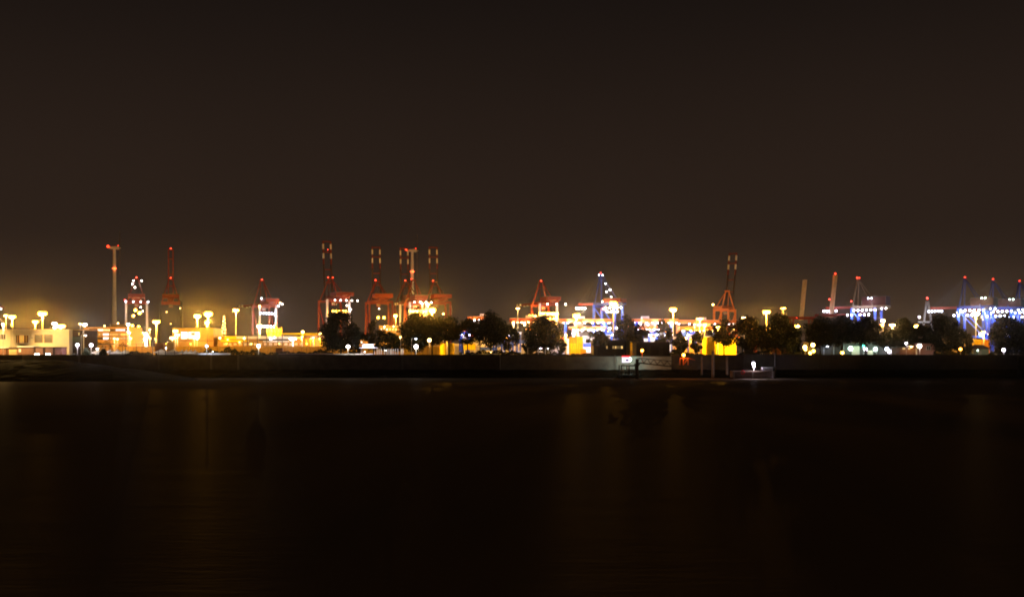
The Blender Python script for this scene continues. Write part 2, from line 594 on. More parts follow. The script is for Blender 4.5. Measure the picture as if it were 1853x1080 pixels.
post(745, 614, 366, 8, 'thin lamp post with small cool lamp left of the brightest white one', COOL, 0.36, 'arm', 1)
post(918, 611, 376, 5, 'orange lamp post between the two tree crowns left of the round tree', AMBER, 0.32)
post(955, 631, 352.6, 0, 'unlit pale post with short arm left of the round tree', WHITE, 0.3, 'arm', 1)
post(974, 631.5, 352.6, 7, 'white post with lilac lamp under the round tree', LILAC, 0.3, 'arm', 0.6)
post(987, 632, 352.8, 4, 'white post with small lamp right of the lilac one under the round tree', WHITE, 0.22, 'arm', 0.6)
post(1162, 634, 342.8, 34, 'orange globe lamp post at the head of the gangway', AMBER, 0.5, polem=mat('orange_pole', (0.5, 0.12, 0.03)), base=5.4)
post(1146, 637, 351.9, 0, 'unlit orange pole beside the ferry sign', AMBER, 0.2, polem=_M['orange_pole'], base=ztop - 1.2)
post(1524, 638, 352.4, 55, 'starry orange lamp standing right on the dark wall', SODIUM, 0.55)
post(1816, 633, 356, 22, 'lilac lamp post with hood at the far right trees', LILAC, 0.55)
post(1640, 621, 372, 9, 'lilac lamp post left of the salmon wall', LILAC, 0.42)
post(1664, 626, 362, 55, 'white flaring lamp before the salmon wall', WHITE, 0.75)
post(1738, 631.5, 366, 14, 'small orange lamp left of the pale green hut', AMBER, 0.5)

# ------------------------------------------------------------------ quay cranes
def sts(px, D, rot, label, s=1.0, boom=0, hg=54, ha=75, W=24, gauge=28, legf=RED, legn=PALE, frame=RED, boomm=RED, bl=54, bw=8.0,
        bands=True, floods=(), warn=(), house=RED, hl=18, anchor='boom', tipw=False, housed=True, back=22, hh_=3.6):
    """ship-to-shore crane. x along the quay, +y towards the ship (away from us), z up"""
    rz = math.radians(rot) - math.atan2(px - CX, FPX)
    off = s * (gauge / 2 - 3)
    bx = PX(px, D + off * math.cos(rz)) + off * math.sin(rz)
    t = thing('container_crane', label, 'container crane', (bx, D, GZ), rz, 'container cranes along the port skyline')
    t.scale = (s, s, s)
    yw, yl = gauge / 2, -gauge / 2
    for y, m in ((yw, legf), (yl, legn)):
        for x in (-W / 2, W / 2):
            MB().bar((x, y, 1.6), (x * 0.96, y, hg), 1.7, 2.0).build('leg', m, t)
            wb = MB()
            for k in (-3, -1, 1, 3):
                wb.tube((x + k * 1.0 - 0.0, y - 0.5, 0.75), (x + k * 1.0, y + 0.5, 0.75), 0.75, n=8)
            wb.span(x - 4.2, x + 4.2, y - 0.35, y + 0.35, 1.2, 2.2)
            wb.build('bogie', DARKST, t)
        MB().bar((-W / 2 + 0.9, y, 4.2), (W / 2 - 0.9, y, 4.2), 1.1, 1.5).build('sill_beam', m, t)
        MB().bar((-W / 2 + 0.9, y, hg - 1.2), (W / 2 - 0.9, y, hg - 1.2), 1.5, 2.2).build('cross_beam', frame, t)
    for x in (-W / 2, W / 2):
        MB().bar((x, yl + 1.1, 15.5), (x, yw - 1.1, 15.5), 1.2, 1.6).build('portal_beam', legf, t)
        MB().bar((x, yl + 1.2, 17.0), (x * 0.97, yw - 1.4, hg - 4), 0.8).build('brace', legf, t)
    # trolley girders
    ge = yl - back
    for x in (-bw / 2, bw / 2):
        MB().span(x - 0.7, x + 0.7, ge, yw + 3, hg + 0.1, hg + 2.4).build('girder', frame, t)
    wk = MB()
    for i in range(6):
        y = ge + 1 + (yw + 1 - ge) * i / 5.5
        wk.span(-bw / 2 + 0.7, bw / 2 - 0.7, y, y + 0.8, hg + 0.5, hg + 1.6)
    wk.build('girder_ties', frame, t)
    # boom
    a = math.radians(boom)
    hy, hz = yw + 3.2, hg + 1.2
    dy, dz = math.cos(a), math.sin(a)

    def B(x, d):
        return (x, hy + dy * d, hz + dz * d)
    for x in (-bw / 2, bw / 2):
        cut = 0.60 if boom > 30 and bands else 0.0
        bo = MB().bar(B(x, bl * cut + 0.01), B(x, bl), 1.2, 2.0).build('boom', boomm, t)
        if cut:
            MB().bar(B(x, 0), B(x, bl * cut - 0.01), 1.2, 2.0).build('boom_root', mat('unlit_boom_grey', (0.055, 0.035, 0.028)), t)  # darker colour paints in the unlit lower part of the boom
        if bands:
            for d0, d1 in ((bl * 0.70, bl * 0.79), (bl * 0.86, bl * 0.95)):
                MB().bar(B(x, d0), B(x, d1), 1.34, 2.14).build('white_band', BANDW, bo)
    for f in (0.06, 0.3, 0.52, 0.82, 1.0):
        MB().bar(B(-bw / 2 + 0.6, bl * f - 0.5), B(bw / 2 - 0.6, bl * f - 0.5), 0.8, 1.0).build('boom_tie', boomm, t)
    # A-frame and stays
    aw = 3.2
    for x in (-1, 1):
        MB().bar((x * W * 0.42, yw, hg), (x * aw / 2, yw - 3, ha), 1.1).build('apex_leg', frame, t)
        MB().bar((x * W * 0.40, yl + 2, hg + 1), (x * aw / 2, yw - 3.6, ha - 0.5), 0.7).build('backstay', frame, t)
        MB().bar((x * bw / 2, ge + 3, hg + 2.4), (x * aw / 2, yw - 3.9, ha), 0.2).build('rear_stay', DARKST, t)
        if boom < 30:
            MB().bar(B(x * bw / 2, bl * 0.62), (x * aw / 2, yw - 2.6, ha), 0.2).build('fore_stay', DARKST, t)
            MB().bar(B(x * bw / 2, bl * 0.95), (x * aw / 2, yw - 2.4, ha + 0.4), 0.2).build('fore_stay', DARKST, t)
    MB().box(0, yw - 3, ha + 0.3, aw + 1.6, 2.0, 1.4).build('apex_head', frame, t)
    if housed:
        hm = MB().span(-W * 0.38, W * 0.38, ge + 1.0, ge + 1.0 + hl, hg + 2.5, hg + 2.5 + hh_)
        ho = hm.build('machinery_house', house, t)
        MB().span(-W * 0.38 - 0.3, W * 0.38 + 0.3, ge + 0.7, ge + 1.3 + hl, hg + 2.52 + hh_, hg + 2.9 + hh_).build('roof', DARKST, ho)
    cb = MB().span(-2, 2, 2, 6.5, hg - 5.4, hg - 1.9).build('cab', house, t)
    MB().span(-1.8, 1.8, 1.94, 1.99, hg - 4.6, hg - 2.6).build('windscreen', GLASS, cb)
    # stair tower on a leg
    st = MB()
    for i in range(7):
        z = 6 + (hg - 10) * i / 7
        st.bar((W / 2 + 1.2, yl - 1, z), (W / 2 + 1.2, yl + 2.4, z + (hg - 10) / 7), 0.25, 0.4)
    st.build('stairs', GREYST, t)
    for (x, y, z, r, col, I) in floods:
        bulb(t, (x, y, z), r, col, I, 'floodlight', light=False)
    fl = list(floods)
    while fl:
        g = [f for f in fl if f[4] == fl[0][4] and (Vector(f[:3]) - Vector(fl[0][:3])).length < 9][:4]
        fl = [f for f in fl if f not in g]
        c = sum((Vector(f[:3]) for f in g), Vector()) / len(g)
        glow(t, (c.x, c.y, c.z - g[0][3] - 0.7), g[0][4], sum(f[5] for f in g))
    for (x, y, z, r, I) in warn:
        if y == 'tip':
            p = B(0, bl + 0.6)
            p = (x, p[1], p[2])
        elif y == 'apex':
            p = (x, yw - 3, ha + 1.6)
        else:
            p = (x, y, z)
        bulb(t, p, r * 0.85, REDL, I * 0.5, 'warning_light', 'ico')
    return t


def row(x0, x1, n, y, z, r, col, I):
    return [(x0 + (x1 - x0) * i / max(1, n - 1), y, z, r, col, I) for i in range(n)]


APX = [(0, 'apex', 0, 1.1, 14)]
U = 0.567
# A: small frontal crane with white lamps
sts(247, 1060, 0, 'pale legged crane with yellow floodlights and white lamps on its tip at far left', hg=53.5, ha=77.5, W=21, legf=PALE, legn=PALE, boom=0,
    house=RED, anchor='c',
    floods=row(-10, 11, 4, -38, 51.5, 0.8, COOL, 60) + [(-1, -16, 44, 1.6, SODIUM, 500), (3, -16, 41, 1.7, SODIUM, 500), (-3, -16, 38, 1.4, SODIUM, 300),
                                                     (-4, -16, 28, 1.5, SODIUM, 350), (2, -16, 27, 1.5, SODIUM, 350), (-2, -16, 20, 1.2, SODIUM, 200), (3, -16, 20, 1.2, SODIUM, 200)]
    + [(4, -15.5, 47, 0.7, WHITE, 40), (6, -15.5, 43, 0.7, WHITE, 30), (-3, 8, 75.5, 0.8, WHITE, 25), (-4, 8, 72, 0.9, WHITE, 30), (5, 8, 75.5, 0.8, WHITE, 25), (-1.5, 8, 68.5, 0.9, WHITE, 30)],
    warn=APX + [(-11, -38.5, 53, 1.0, 8)])
# B: dark crane boom up
sts(309, 1060, 0, 'unlit dark red crane with thin raised boom between two red beacons', hg=53, ha=77, W=21, legf=DARKST, legn=DARKST, frame=mat('dull_red_paint', (0.22, 0.035, 0.02)),
    boom=84, bl=56, bw=4.6, boomm=_M['dull_red_paint'], bands=False, house=_M['dull_red_paint'],
    floods=[(9, -16, 46, 0.6, WARM, 12), (-4, -16, 42, 0.9, WARM, 6), (0, -16, 30, 0.5, WARM, 5), (11, -16, 15, 0.7, WARM, 12)],
    warn=[(0, 'tip', 0, 1.1, 14), (0, 'apex', 0, 1.0, 11)])
# C: white and blue lit crane
sts(474, 1040, 20, 'red crane with white and blue floodlit middle standing over the yellow warehouse', hg=48.5, ha=73.5, W=18, gauge=20, legf=RED, legn=PALE, boom=0, anchor='c',
    floods=row(-8, 7, 6, -11, 40, 0.9, COOL, 160) + row(-7, 6, 5, -11, 27, 1.0, WHITE, 160) + [(6, -28, 50, 0.9, WARM, 150), (8, -28, 49, 0.9, WHITE, 150), (4, -29, 47, 0.8, COOL, 90),
                                                                                      (-9, -11, 47, 1.0, WARM, 60), (-7, -11, 55, 0.8, COOL, 25)] + row(-9, 8, 5, -11, 8, 1.1, WARM, 200),
    warn=APX, back=14)
# D: tall boom up
fl_y = row(-9, 9, 5, -30, 41, 1.5, SODIUM, 420)
sts(598, 1040, 18, 'leftmost crane with a tall banded raised boom, yellow floodlit under its red house', hg=54, ha=76, boom=84, bl=61, legf=RED, legn=PALE,
    floods=row(-11, 12, 5, -37, 52, 0.75, WHITE, 60) + [(8, -17, 48, 0.8, WHITE, 60), (12, -17, 44, 0.8, WHITE, 50)] + row(-6, 7, 5, -17, 42, 1.5, SODIUM, 420) + row(-5, 3, 3, -17, 37, 1.3, SODIUM, 300),
    warn=[(-2.5, 'apex', 0, 1.0, 12), (2.5, 'apex', 0, 1.0, 12), (0.5, 21, 107, 0.7, 4)])
# E
sts(683, 1050, 8, 'second crane with a banded raised boom, reddish and weakly lit behind the thin tree', hg=53, ha=74, boom=85, bl=57, legf=RED, legn=RED, house=_M['dull_red_paint'],
    floods=[(-3, -15.5, 36, 1.5, SODIUM, 420), (3, -15.5, 36, 1.5, SODIUM, 420), (6, -15.5, 27, 1.3, SODIUM, 260), (-2, -15.5, 45, 0.7, WHITE, 8), (9, -15.5, 18, 1.2, SODIUM, 200)],
    warn=[(-2, 'apex', 0, 1.1, 14)])
# F
sts(735, 1070, 12, 'third crane with a banded raised boom close beside the wind turbine', hg=53, ha=75, boom=85, bl=58, legf=RED, legn=PALE,
    floods=[(-4, -15.5, 30, 1.2, WARM, 160)], warn=[(-1, 'apex', 0, 1.1, 14)])
# F2 boom level
sts(748, 1010, 15, 'level boomed crane with blazing floodlights under its red house above the wide tree', hg=50, ha=72, W=17, gauge=20, boom=0, anchor='c', legf=RED, legn=PALE, back=14,
    floods=row(-8, 9, 4, -27, 49, 0.8, WHITE, 80) + row(-8, 8, 7, -11, 41, 1.5, SODIUM, 420) + row(-6, 6, 4, -11, 37, 1.3, SODIUM, 250),
    warn=[(-2, 'apex', 0, 1.0, 8)])
# G
sts(787, 1060, 10, 'fourth crane with a banded raised boom behind the fierce pair of floodlights', hg=53, ha=74, boom=85, bl=58, legf=RED, legn=RED, house=_M['dull_red_paint'],
    floods=[(4, -15.5, 40, 1.0, WARM, 120)], warn=[(-2, 'apex', 0, 1.1, 14)])
# H
sts(979, 1020, 22, 'red crane with level boom and blazing yellow floodlights above the round tree', hg=49, ha=71, W=19, gauge=22, boom=0, anchor='c', legf=RED, legn=PALE, back=16,
    floods=row(-9, 10, 3, -31, 47.5, 0.85, WHITE, 90) + row(-9, 9, 8, -12, 39, 1.6, SODIUM, 520) + row(-9, 9, 6, -12, 34, 1.4, SODIUM, 380) + row(-16, -10, 3, -2, 37, 1.2, SODIUM, 260)
    + [(-12, -5, 22, 1.4, SODIUM, 300)],
    warn=APX)
# I blue topped, seen from the side
sts(1087, 1000, 66, 'crane with blue apex frame studded with white lamps and long red girder', hg=47, ha=77, W=20, gauge=22, boom=0, bl=16, anchor='c', legf=BLUE, legn=BLUE, frame=DIMBLUE,
    boomm=RED, house=RED, bands=False, back=6,
    floods=[(x, y, 76.5, 0.6, COOL, 25) for x, y in ((-4, 8), (0, 6), (4, 8), (3, 11))] + [(0, 3, 68, 0.8, COOL, 40), (2, -1, 62, 0.9, COOL, 45), (-2, 1, 60, 0.8, COOL, 40), (0, -3, 55, 0.8, COOL, 40),
                                                                      (-10, 2, 50, 0.7, WHITE, 30), (-10, -2, 42, 0.8, WHITE, 40), (-11, 0, 43, 0.8, WHITE, 40)]
    + [(-11, y, 44, 1.0, WHITE, 160) for y in (29, 26, 23, 20)] + [(-11, y, 44, 1.0, WHITE, 160) for y in (-2, -6, -10, -14, -18)] + [(-11, y, 40, 1.0, WHITE, 120) for y in (-4, -8, -14)]
    + [(-12, y, 24, 1.2, WHITE, 260) for y in (14, 7, 0, -7, -14)],
    warn=[(0, 'apex', 0, 1.0, 8)])
# J leaning boom
sts(1316, 1020, -16, 'orange red crane with a raised boom leaning right behind the bright yellow stack', hg=44, ha=62, W=15, gauge=24, boom=75, bl=59, bw=7.4, legf=ORANGE, legn=ORANGE, frame=ORANGE,
    boomm=RED, anchor='boom', back=12, floods=[(-8, -13, 48, 1.0, WARM, 40), (5, -13, 22, 1.2, SODIUM, 250), (-2, -13, 22, 1.2, SODIUM, 250)], housed=False)
# K side view
def side_lights(hg, col=LILAC, I=80):
    return [(-13, y, hg - 2.2, 1.0, col, I) for y in (37, 34, 31, 28, 25)] + [(-13, y, hg - 2.2, 1.0, col, I) for y in (8, 4, 0, -4, -8, -12)] + \
           [(-13, y, hg - 6.5, 1.0, col, I) for y in (14, 10, 2, -2, -6)] + [(-13, y, hg - 1.0, 0.8, col, I * 0.6) for y in (-18, -22)]


sts(1553, 980, 72, 'blue legged crane with red girder and white lamps above the dark tree mass', hg=43, ha=71, W=20, gauge=22, boom=0, bl=24, back=10, anchor='c', legf=BLUE, legn=BLUE, frame=mat('drab_crane_paint', (0.16, 0.13, 0.09)),
    boomm=RED, house=mat('unlit_house_red', (0.04, 0.009, 0.007)), bands=False, floods=side_lights(43) + [(-11, -5, 52, 0.7, COOL, 25), (-11, -8, 52, 0.7, COOL, 25)],  # house red darkened to paint in an unlit machinery house
    warn=[(-3, 'apex', 0, 1.1, 14), (3, 'apex', 0, 1.1, 14), (-5, 13, 50, 1.0, 10)], hl=22, hh_=8)
for px, lab, D in ((1746, 'left crane of the blue trio at the right edge, its tip lit red', 960), (1797, 'middle crane of the blue trio at the right edge, behind the dazzling floodlight', 985),
                   (1845, 'right crane of the blue trio, cut by the picture edge', 1010)):
    sts(px, D, 74, lab, hg=42, ha=70, W=20, gauge=22, boom=0, bl=24, back=9, anchor='c', legf=BLUE, legn=BLUE, frame=DIMBLUE, boomm=RED, house=_M['unlit_house_red'], bands=False,
        floods=side_lights(42, COOL, 90) + [(-12, y, 18, 1.1, LILAC, 150) for y in (9, -9)] + [(-11, -10, 51, 0.7, MINT, 20), (-11, -13, 51, 0.7, MINT, 20)],
        warn=APX, hl=20, hh_=7)


# raised booms whose cranes stand lower behind the trees
def lone_boom(px0, py0, px1, py1, D, label, red):
    t = thing('raised_crane_boom', label, 'crane boom', (PX(px0, D), D, GZ), 0, 'container cranes along the port skyline')
    x1 = PX(px1, D) - PX(px0, D)
    z0, z1 = PZ(py0, D) - GZ, PZ(py1, D) - GZ
    for y in (0, 5):
        MB().bar((0, y, z0), (x1, y, z1), 2.4, 1.6).build('boom_girder', TAUPE, t)
    br = MB()
    n = 9
    for i in range(n):
        f0, f1 = i / n, (i + 1) / n
        br.bar((x1 * f0, 0.6, z0 + (z1 - z0) * f0), (x1 * f1, 4.4, z0 + (z1 - z0) * f1), 0.4)
    br.build('lattice', TAUPE, t)
    for x in (-9, 9):
        for y in (-3, 8):
            MB().bar((x, y, 0), (x, y, z0 + 0.5), 1.4).build('leg', RED, t)
    MB().span(-14, 12, -3, 8, z0 + 0.6, z0 + 3.2).build('girder', RED, t)
    if red:
        bulb(t, (x1, 2.5, z1 + 1.2), 1.1, REDL, 14, 'warning_light', 'oct')
        bulb(t, (-2.5, -1, z0 + (z1 - z0) * 0.42), 1.0, REDL, 10, 'warning_light', 'oct')
    else:
        bulb(t, (-6, -4, z0 + 2), 0.5, REDL, 5, 'warning_light', 'oct')
    return t


lone_boom(1451, 579, 1458, 506, 980, 'plain brown raised boom rising from a red beam, without beacon', False)
lone_boom(1505, 574, 1513, 497, 980, 'brown raised boom with red beacons left of the blue legged crane', True)
t = thing('crane_frame', 'small grey A shaped frame with red beacon above the right trees', 'crane', (PX(1678, 1000), 1000, GZ))
for sgn, px in ((-1, 1664), (1, 1694)):
    MB().bar((PX(px, 1000) - PX(1678, 1000), 0, 0), (sgn * 0.6, 0, PZ(545, 1000) - GZ), 1.6).build('apex_leg', GREYST, t)
MB().span(-9, 11, -1, 1, PZ(584, 1000) - GZ, PZ(581, 1000) - GZ).build('cross_beam', GREYST, t)
bulb(t, (0, 0, PZ(539.5, 1000) - GZ), 1.2, REDL, 16, 'warning_light', 'oct')
bulb(t, (-9, -3, PZ(574, 1000) - GZ), 1.0, LILAC, 30, 'floodlight')
bulb(t, (11, -3, PZ(577.5, 1000) - GZ), 1.0, LILAC, 40, 'floodlight')
t = thing('crane_frame', 'crane corner with cool lamps cut by the left picture edge', 'crane', (PX(-8, 1000), 1000, GZ))
MB().bar((0, 0, 0), (0, 0, 50), 2).build('leg', PALE, t)
MB().span(-12, 7, -2, 2, 44, 46).build('cross_beam', RED, t)
for x in (3, 6.5):
    bulb(t, (x, -3, PZ(559, 1000) - GZ), 0.9, COOL, 40, 'floodlight')


# ------------------------------------------------------------------ wind turbines
def turbine(px, py, D, label, rows):
    z = PZ(py, D) - GZ
    t = thing('wind_turbine', label, 'wind turbine', (PX(px, D), D, GZ), -math.atan2(px - CX, FPX), 'wind turbines behind the port')
    mb = MB()
    for i in range(6):
        f0, f1 = i / 6, (i + 1) / 6
        mb.tube((0, 0, z * f0), (0, 0, z * f1), 2.9 - 1.3 * f0, 2.9 - 1.3 * f1, 14, False)
    mb.build('tower', WHITEP, t)
    MB().tube((-6, 0, z + 1), (4.5, 0, z + 1), 1.3, 2.1, 10).build('nacelle', WHITEP, t)
    MB().tube((4.5, 0, z + 1), (6.8, 0, z + 1), 1.6, 0.5, 10).build('hub', WHITEP, t)
    for a in (270, 30, 150):
        a = math.radians(a)
        d = Vector((0, math.cos(a), math.sin(a)))
        c = Vector((5.8, 0, z + 1))
        MB().bar(c + d * 1.2, c + d * 9, 0.9, 2.2).bar(c + d * 9, c + d * 31, 0.5, 1.2).build('blade', mat('blade_grey', (0.16, 0.14, 0.13)), t)
    bulb(t, (-7.0, 0, z + 2.4), 1.5, REDL, 30, 'warning_light')
    bulb(t, (4, 0, z + 3.6), 0.7, REDL, 3, 'warning_light', 'oct')
    zz = z * rows
    for x in (-1.6, 0.0, 1.6):
        bulb(t, (x, -2.6, zz), 0.8, (1, 0.10, 0.02), 9, 'warning_light', 'oct')
    return t


turbine(207, 450, 1180, 'left wind turbine with red beacons above the far office block', 0.81)
turbine(746, 455, 1200, 'right wind turbine with red beacons among the raised crane booms', 0.80)

# string lit tower
t = thing('lattice_tower', 'slim lattice tower dotted with pale green lights right of the blazing lamps', 'tower', (PX(405.5, 700), 700, GZ))
hh = PZ(571, 700) - GZ
mb = MB()
for sx_ in (-1, 1):
    for sy in (-1, 1):
        mb.bar((sx_ * 1.9, sy * 1.9, 0), (sx_ * 0.3, sy * 0.3, hh), 0.22)
for i in range(9):
    f = i / 9
    w = 1.9 - 1.6 * f
    w2 = 1.9 - 1.6 * (f + 1 / 9)
    for sy in (-1, 1):
        mb.bar((-w, sy * w, hh * f), (w2, sy * w2, hh * (f + 1 / 9)), 0.14)
        mb.bar((w, sy * w, hh * f), (-w2, sy * w2, hh * (f + 1 / 9)), 0.14)
mb.build('lattice', GREYST, t)
for i in range(22):
    f = (i + 0.5) / 22
    w = 1.9 - 1.6 * f
    bulb(t, (w * (1 if i % 2 else -1) + random.uniform(-0.3, 0.3), -w - 0.2, hh * (0.05 + 0.95 * f)), 0.30, (0.80, 1.0, 0.45), 0.9, 'light', 'oct')
for i in range(10):
    f = random.random()
    bulb(t, (random.uniform(-0.6, 0.6), -1.2, hh * f), 0.26, (0.85, 1.0, 0.55), 0.6, 'light', 'oct')


# ------------------------------------------------------------------ containers
def container_mesh(L, m):
    k = ('cont', L, m.name)
    if k in _M:
        return _M[k]
    mb = MB()
    w, h = 2.44, 2.6
    # corrugated long sides
    n = int(L / 0.9)
    for sgn in (-1, 1):
        vs = []
        fs = []
        for i in range(n * 2 + 1):
            x = -L / 2 + 0.15 + (L - 0.3) * i / (n * 2)
            y = sgn * (w / 2 - (0.02 if i % 2 else 0.14))
            vs += [(x, y, 0.15), (x, y, h - 0.15)]
        for i in range(n * 2):
            fs.append((i * 2, i * 2 + 2, i * 2 + 3, i * 2 + 1) if sgn < 0 else (i * 2, i * 2 + 1, i * 2 + 3, i * 2 + 2))
        mb.add(vs, fs)
    for x in (-L / 2, L / 2):
        for y in (-1, 1):
            mb.box(x * 0.985, y * (w / 2 - 0.08), h / 2, 0.18, 0.18, h)
    for z in (0.08, h - 0.08):
        for y in (-1, 1):
            mb.box(0, y * (w / 2 - 0.07), z, L - 0.35, 0.14, 0.16)
    mb.span(-L / 2 + 0.12, L / 2 - 0.12, -w / 2 + 0.16, w / 2 - 0.16, 0.1, h - 0.06)
    me = bpy.data.meshes.new('shipping_container')
    me.from_pydata(mb.v, [], mb.f)
    me.materials.append(m)
    _M[k] = me
    return me


def container(x, y, z, L, m, label, group, rz=0.0):
    o = bpy.data.objects.new('shipping_container', container_mesh(L, m))
    COL.objects.link(o)
    o.location = (x, y, z)
    o.rotation_euler = (0, 0, rz)
    return tag(o, label, 'shipping container', group)


TIER5 = ['bottom', 'second', 'third', 'fourth', 'fifth', 'sixth']
# orange stack right of the round tree: 2 columns x 4, plus one low
D = 430
for c, px in enumerate((1036.5, 1048)):
    for k in range(3):
        container(PX(px, D) + 0.0, D + 0.4 * c, GZ + k * 2.62 - 0.0, 2.75 if False else 2.9, YELLOWP if c == 1 or k < 2 else ORANGEC,
                  '%s container in the %s column of the small orange lit stack' % (('bottom', 'middle', 'top')[k], ('left', 'right')[c]), 'containers in the small orange stack')
container(PX(1055, D), D - 1.5, GZ, 2.2, ORANGEC, 'low container at the right foot of the small orange lit stack', 'containers in the small orange stack')
# brilliant yellow stack
D = 434
for c in range(3):
    for k in range(3):
        container(PX(1280.5 + c * 20.2, D), D, GZ + k * 2.62, 4.6, YELLOWP, '%s tier, %s container of the brilliant yellow stack behind the bare tree' % (('bottom', 'middle', 'top')[k], ('left', 'centre', 'right')[c]),
                  'containers in the brilliant yellow stack')
# yellow pair behind the tree at 808
D = 432
for c in range(2):
    for k in range(2):
        container(PX(803 + c * 12.5, D), D, GZ + k * 2.62, 2.85, YELLOWP, '%s %s yellow container behind the trunk left of the red stack' % (('lower', 'upper')[k], ('left', 'right')[c]), 'yellow containers behind the tree trunk')
container(PX(850, 440), 440, PZ(622, 440) - 2.6 + 0.0, 5.0, YELLOWP, 'yellow container up on two others beneath the red stack', 'containers under the red stack')
for k in range(2):
    pass
# right yellow stack
D = 520
for c in range(2):
    for k in range(3):
        container(PX(1768 + c * 14, D), D, GZ + k * 2.62, 3.7, YELLOWP if c == 0 else ORANGEC, '%s container in the %s column of the ochre stack under the blue cranes' % (('bottom', 'middle', 'top')[k], ('left', 'right')[c]),
                  'containers in the ochre stack by the hut')
MBs = thing('container_rack', 'steel support rack beneath the single raised yellow container', 'rack', (PX(850, 440), 440, GZ))
for x in (-2.2, 2.2):
    for y in (-1, 1):
        MB().bar((x, y, 0), (x, y, PZ(622, 440) - 2.62 - GZ), 0.3).build('leg', WHITEP, MBs)
MB().span(-2.4, 2.4, -1.1, 1.1, PZ(622, 440) - 2.72 - GZ, PZ(622, 440) - 2.62 - GZ).build('shelf', GREYST, MBs)

# long yard rows under the gantries (pale, grey, blue, rust)
cols = {'pale': WHITEC, 'grey': GREYC, 'blue': BLUEC, 'rust red': REDC}
ZONES = ((868, 'behind the sparse middle trees'), (950, 'behind the broad crown'), (1018, 'behind the round tree'), (1075, 'right of the round tree'), (1140, 'behind the left dark shed'),
         (1215, 'behind the right dark shed'), (1272, 'left of the yellow stack'), (2000, 'behind the brilliant yellow stack'))
COLW = ('first', 'second', 'third', 'fourth', 'fifth', 'sixth')
for rowi, (D, xs0, xs1, tiers) in enumerate(((790, 822, 1340, 5), (900, 930, 1330, 6))):
    x = PX(xs0, D)
    zone, ci = None, 0
    while x < PX(xs1, D):
        n = random.randint(max(3, tiers - 2), tiers)
        z_ = next(nm for lim, nm in ZONES if x / D * FPX + CX < lim)
        ci = ci + 1 if z_ == zone else 0
        zone = z_
        for k in range(n):
            cn = random.choices(list(cols), (6, 2, 2, 1.4))[0]
            tw = 'topmost' if k == n - 1 else TIER5[k]
            container(x, D, GZ + k * 2.62, 12.2, cols[cn], '%s %s container, %s column of the %s row %s' % (tw, cn, COLW[ci], ('front', 'rear')[rowi], z_), 'containers in the %s yard row' % ('front', 'rear')[rowi])
        x += 13.2
# red stack behind the thin trees at 815-862
D = 640
for c in range(3):
    for k in range(2):
        container(PX(822 + c * 18, D), D, PZ(608, D) + k * 2.62 - 0.6, 6.1, REDC, '%s %s container of the glowing red stack seen through the trees' % (('lower', 'upper')[k], ('left', 'middle', 'right')[c]), 'containers in the glowing red stack')
    for k in range(2):
        container(PX(822 + c * 18, D), D + 0.0, GZ + k * 2.62, 6.1, WHITEC if c != 1 else BLUEC, '%s %s container carrying the glowing red stack' % (('bottom', 'second')[k], ('left', 'middle', 'right')[c]), 'containers below the glowing red stack')


# ------------------------------------------------------------------ yard gantry cranes
def gantry(px0, px1, py, th, D, label, legm, nl, col, I, beam=ORANGE):
    x0, x1 = PX(px0, D), PX(px1, D)
    xc = (x0 + x1) / 2
    w = x1 - x0
    zt, zb = PZ(py, D) - GZ, PZ(py + th, D) - GZ
    t = thing('yard_gantry_crane', label, 'gantry crane', (xc, D, GZ), 0, 'yard gantry cranes over the container rows')
    for y in (-4, 4):
        MB().span(-w / 2, w / 2, y - 0.7, y + 0.7, zb, zt).build('beam', beam, t)
        for x in (-w / 2 + w * 0.12, w / 2 - w * 0.12):
            MB().bar((x, y, 0.9), (x, y, zb), 1.5).build('leg', legm, t)
            MB().tube((x - 1.4, y - 0.3, 0.7), (x - 1.4, y + 0.3, 0.7), 0.7).tube((x + 1.4, y - 0.3, 0.7), (x + 1.4, y + 0.3, 0.7), 0.7).span(x - 2.2, x + 2.2, y - 0.25, y + 0.25, 1.0, 1.8).build('bogie', DARKST, t)
    for x in (-w / 2 + w * 0.12, w / 2 - w * 0.12):
        MB().bar((x, -3.2, 6), (x, 3.2, 6), 0.9).build('tie_beam', legm, t)
    tx = random.uniform(-w * 0.25, w * 0.25)
    MB().span(tx - 3, tx + 3, -4.6, 4.6, zt + 0.02, zt + 2.2).build('trolley', PALE, t)
    MB().span(tx - 4.6, tx - 3.2, -1.2, 1.2, zb - 3.2, zb - 0.4).build('cab', WHITEP, t)
    MB().bar((tx, 0, zb - 6), (tx, 0, zt), 0.25).span(tx - 3, tx + 3, -1.2, 1.2, zb - 6.6, zb - 6).build('spreader', ORANGE, t)
    MB().span(-w / 2, w / 2, -5.2, -4.75, zt - 0.02, zt + 0.12).build('walkway', GREYST, t)
    for i in range(nl):
        x = -w / 2 + w * (i + 0.5 + random.uniform(-0.25, 0.25)) / nl
        bulb(t, (x, -5.0, zb - 0.7), 0.85, col, I * random.uniform(0.6, 1.3), 'floodlight', squash=0.6, light=False)
    for k in (-0.3, 0.02, 0.31):
        glow(t, (k * w, -5.0, zb - 1.8), col, I * nl / 3 * 2.2)
    return t


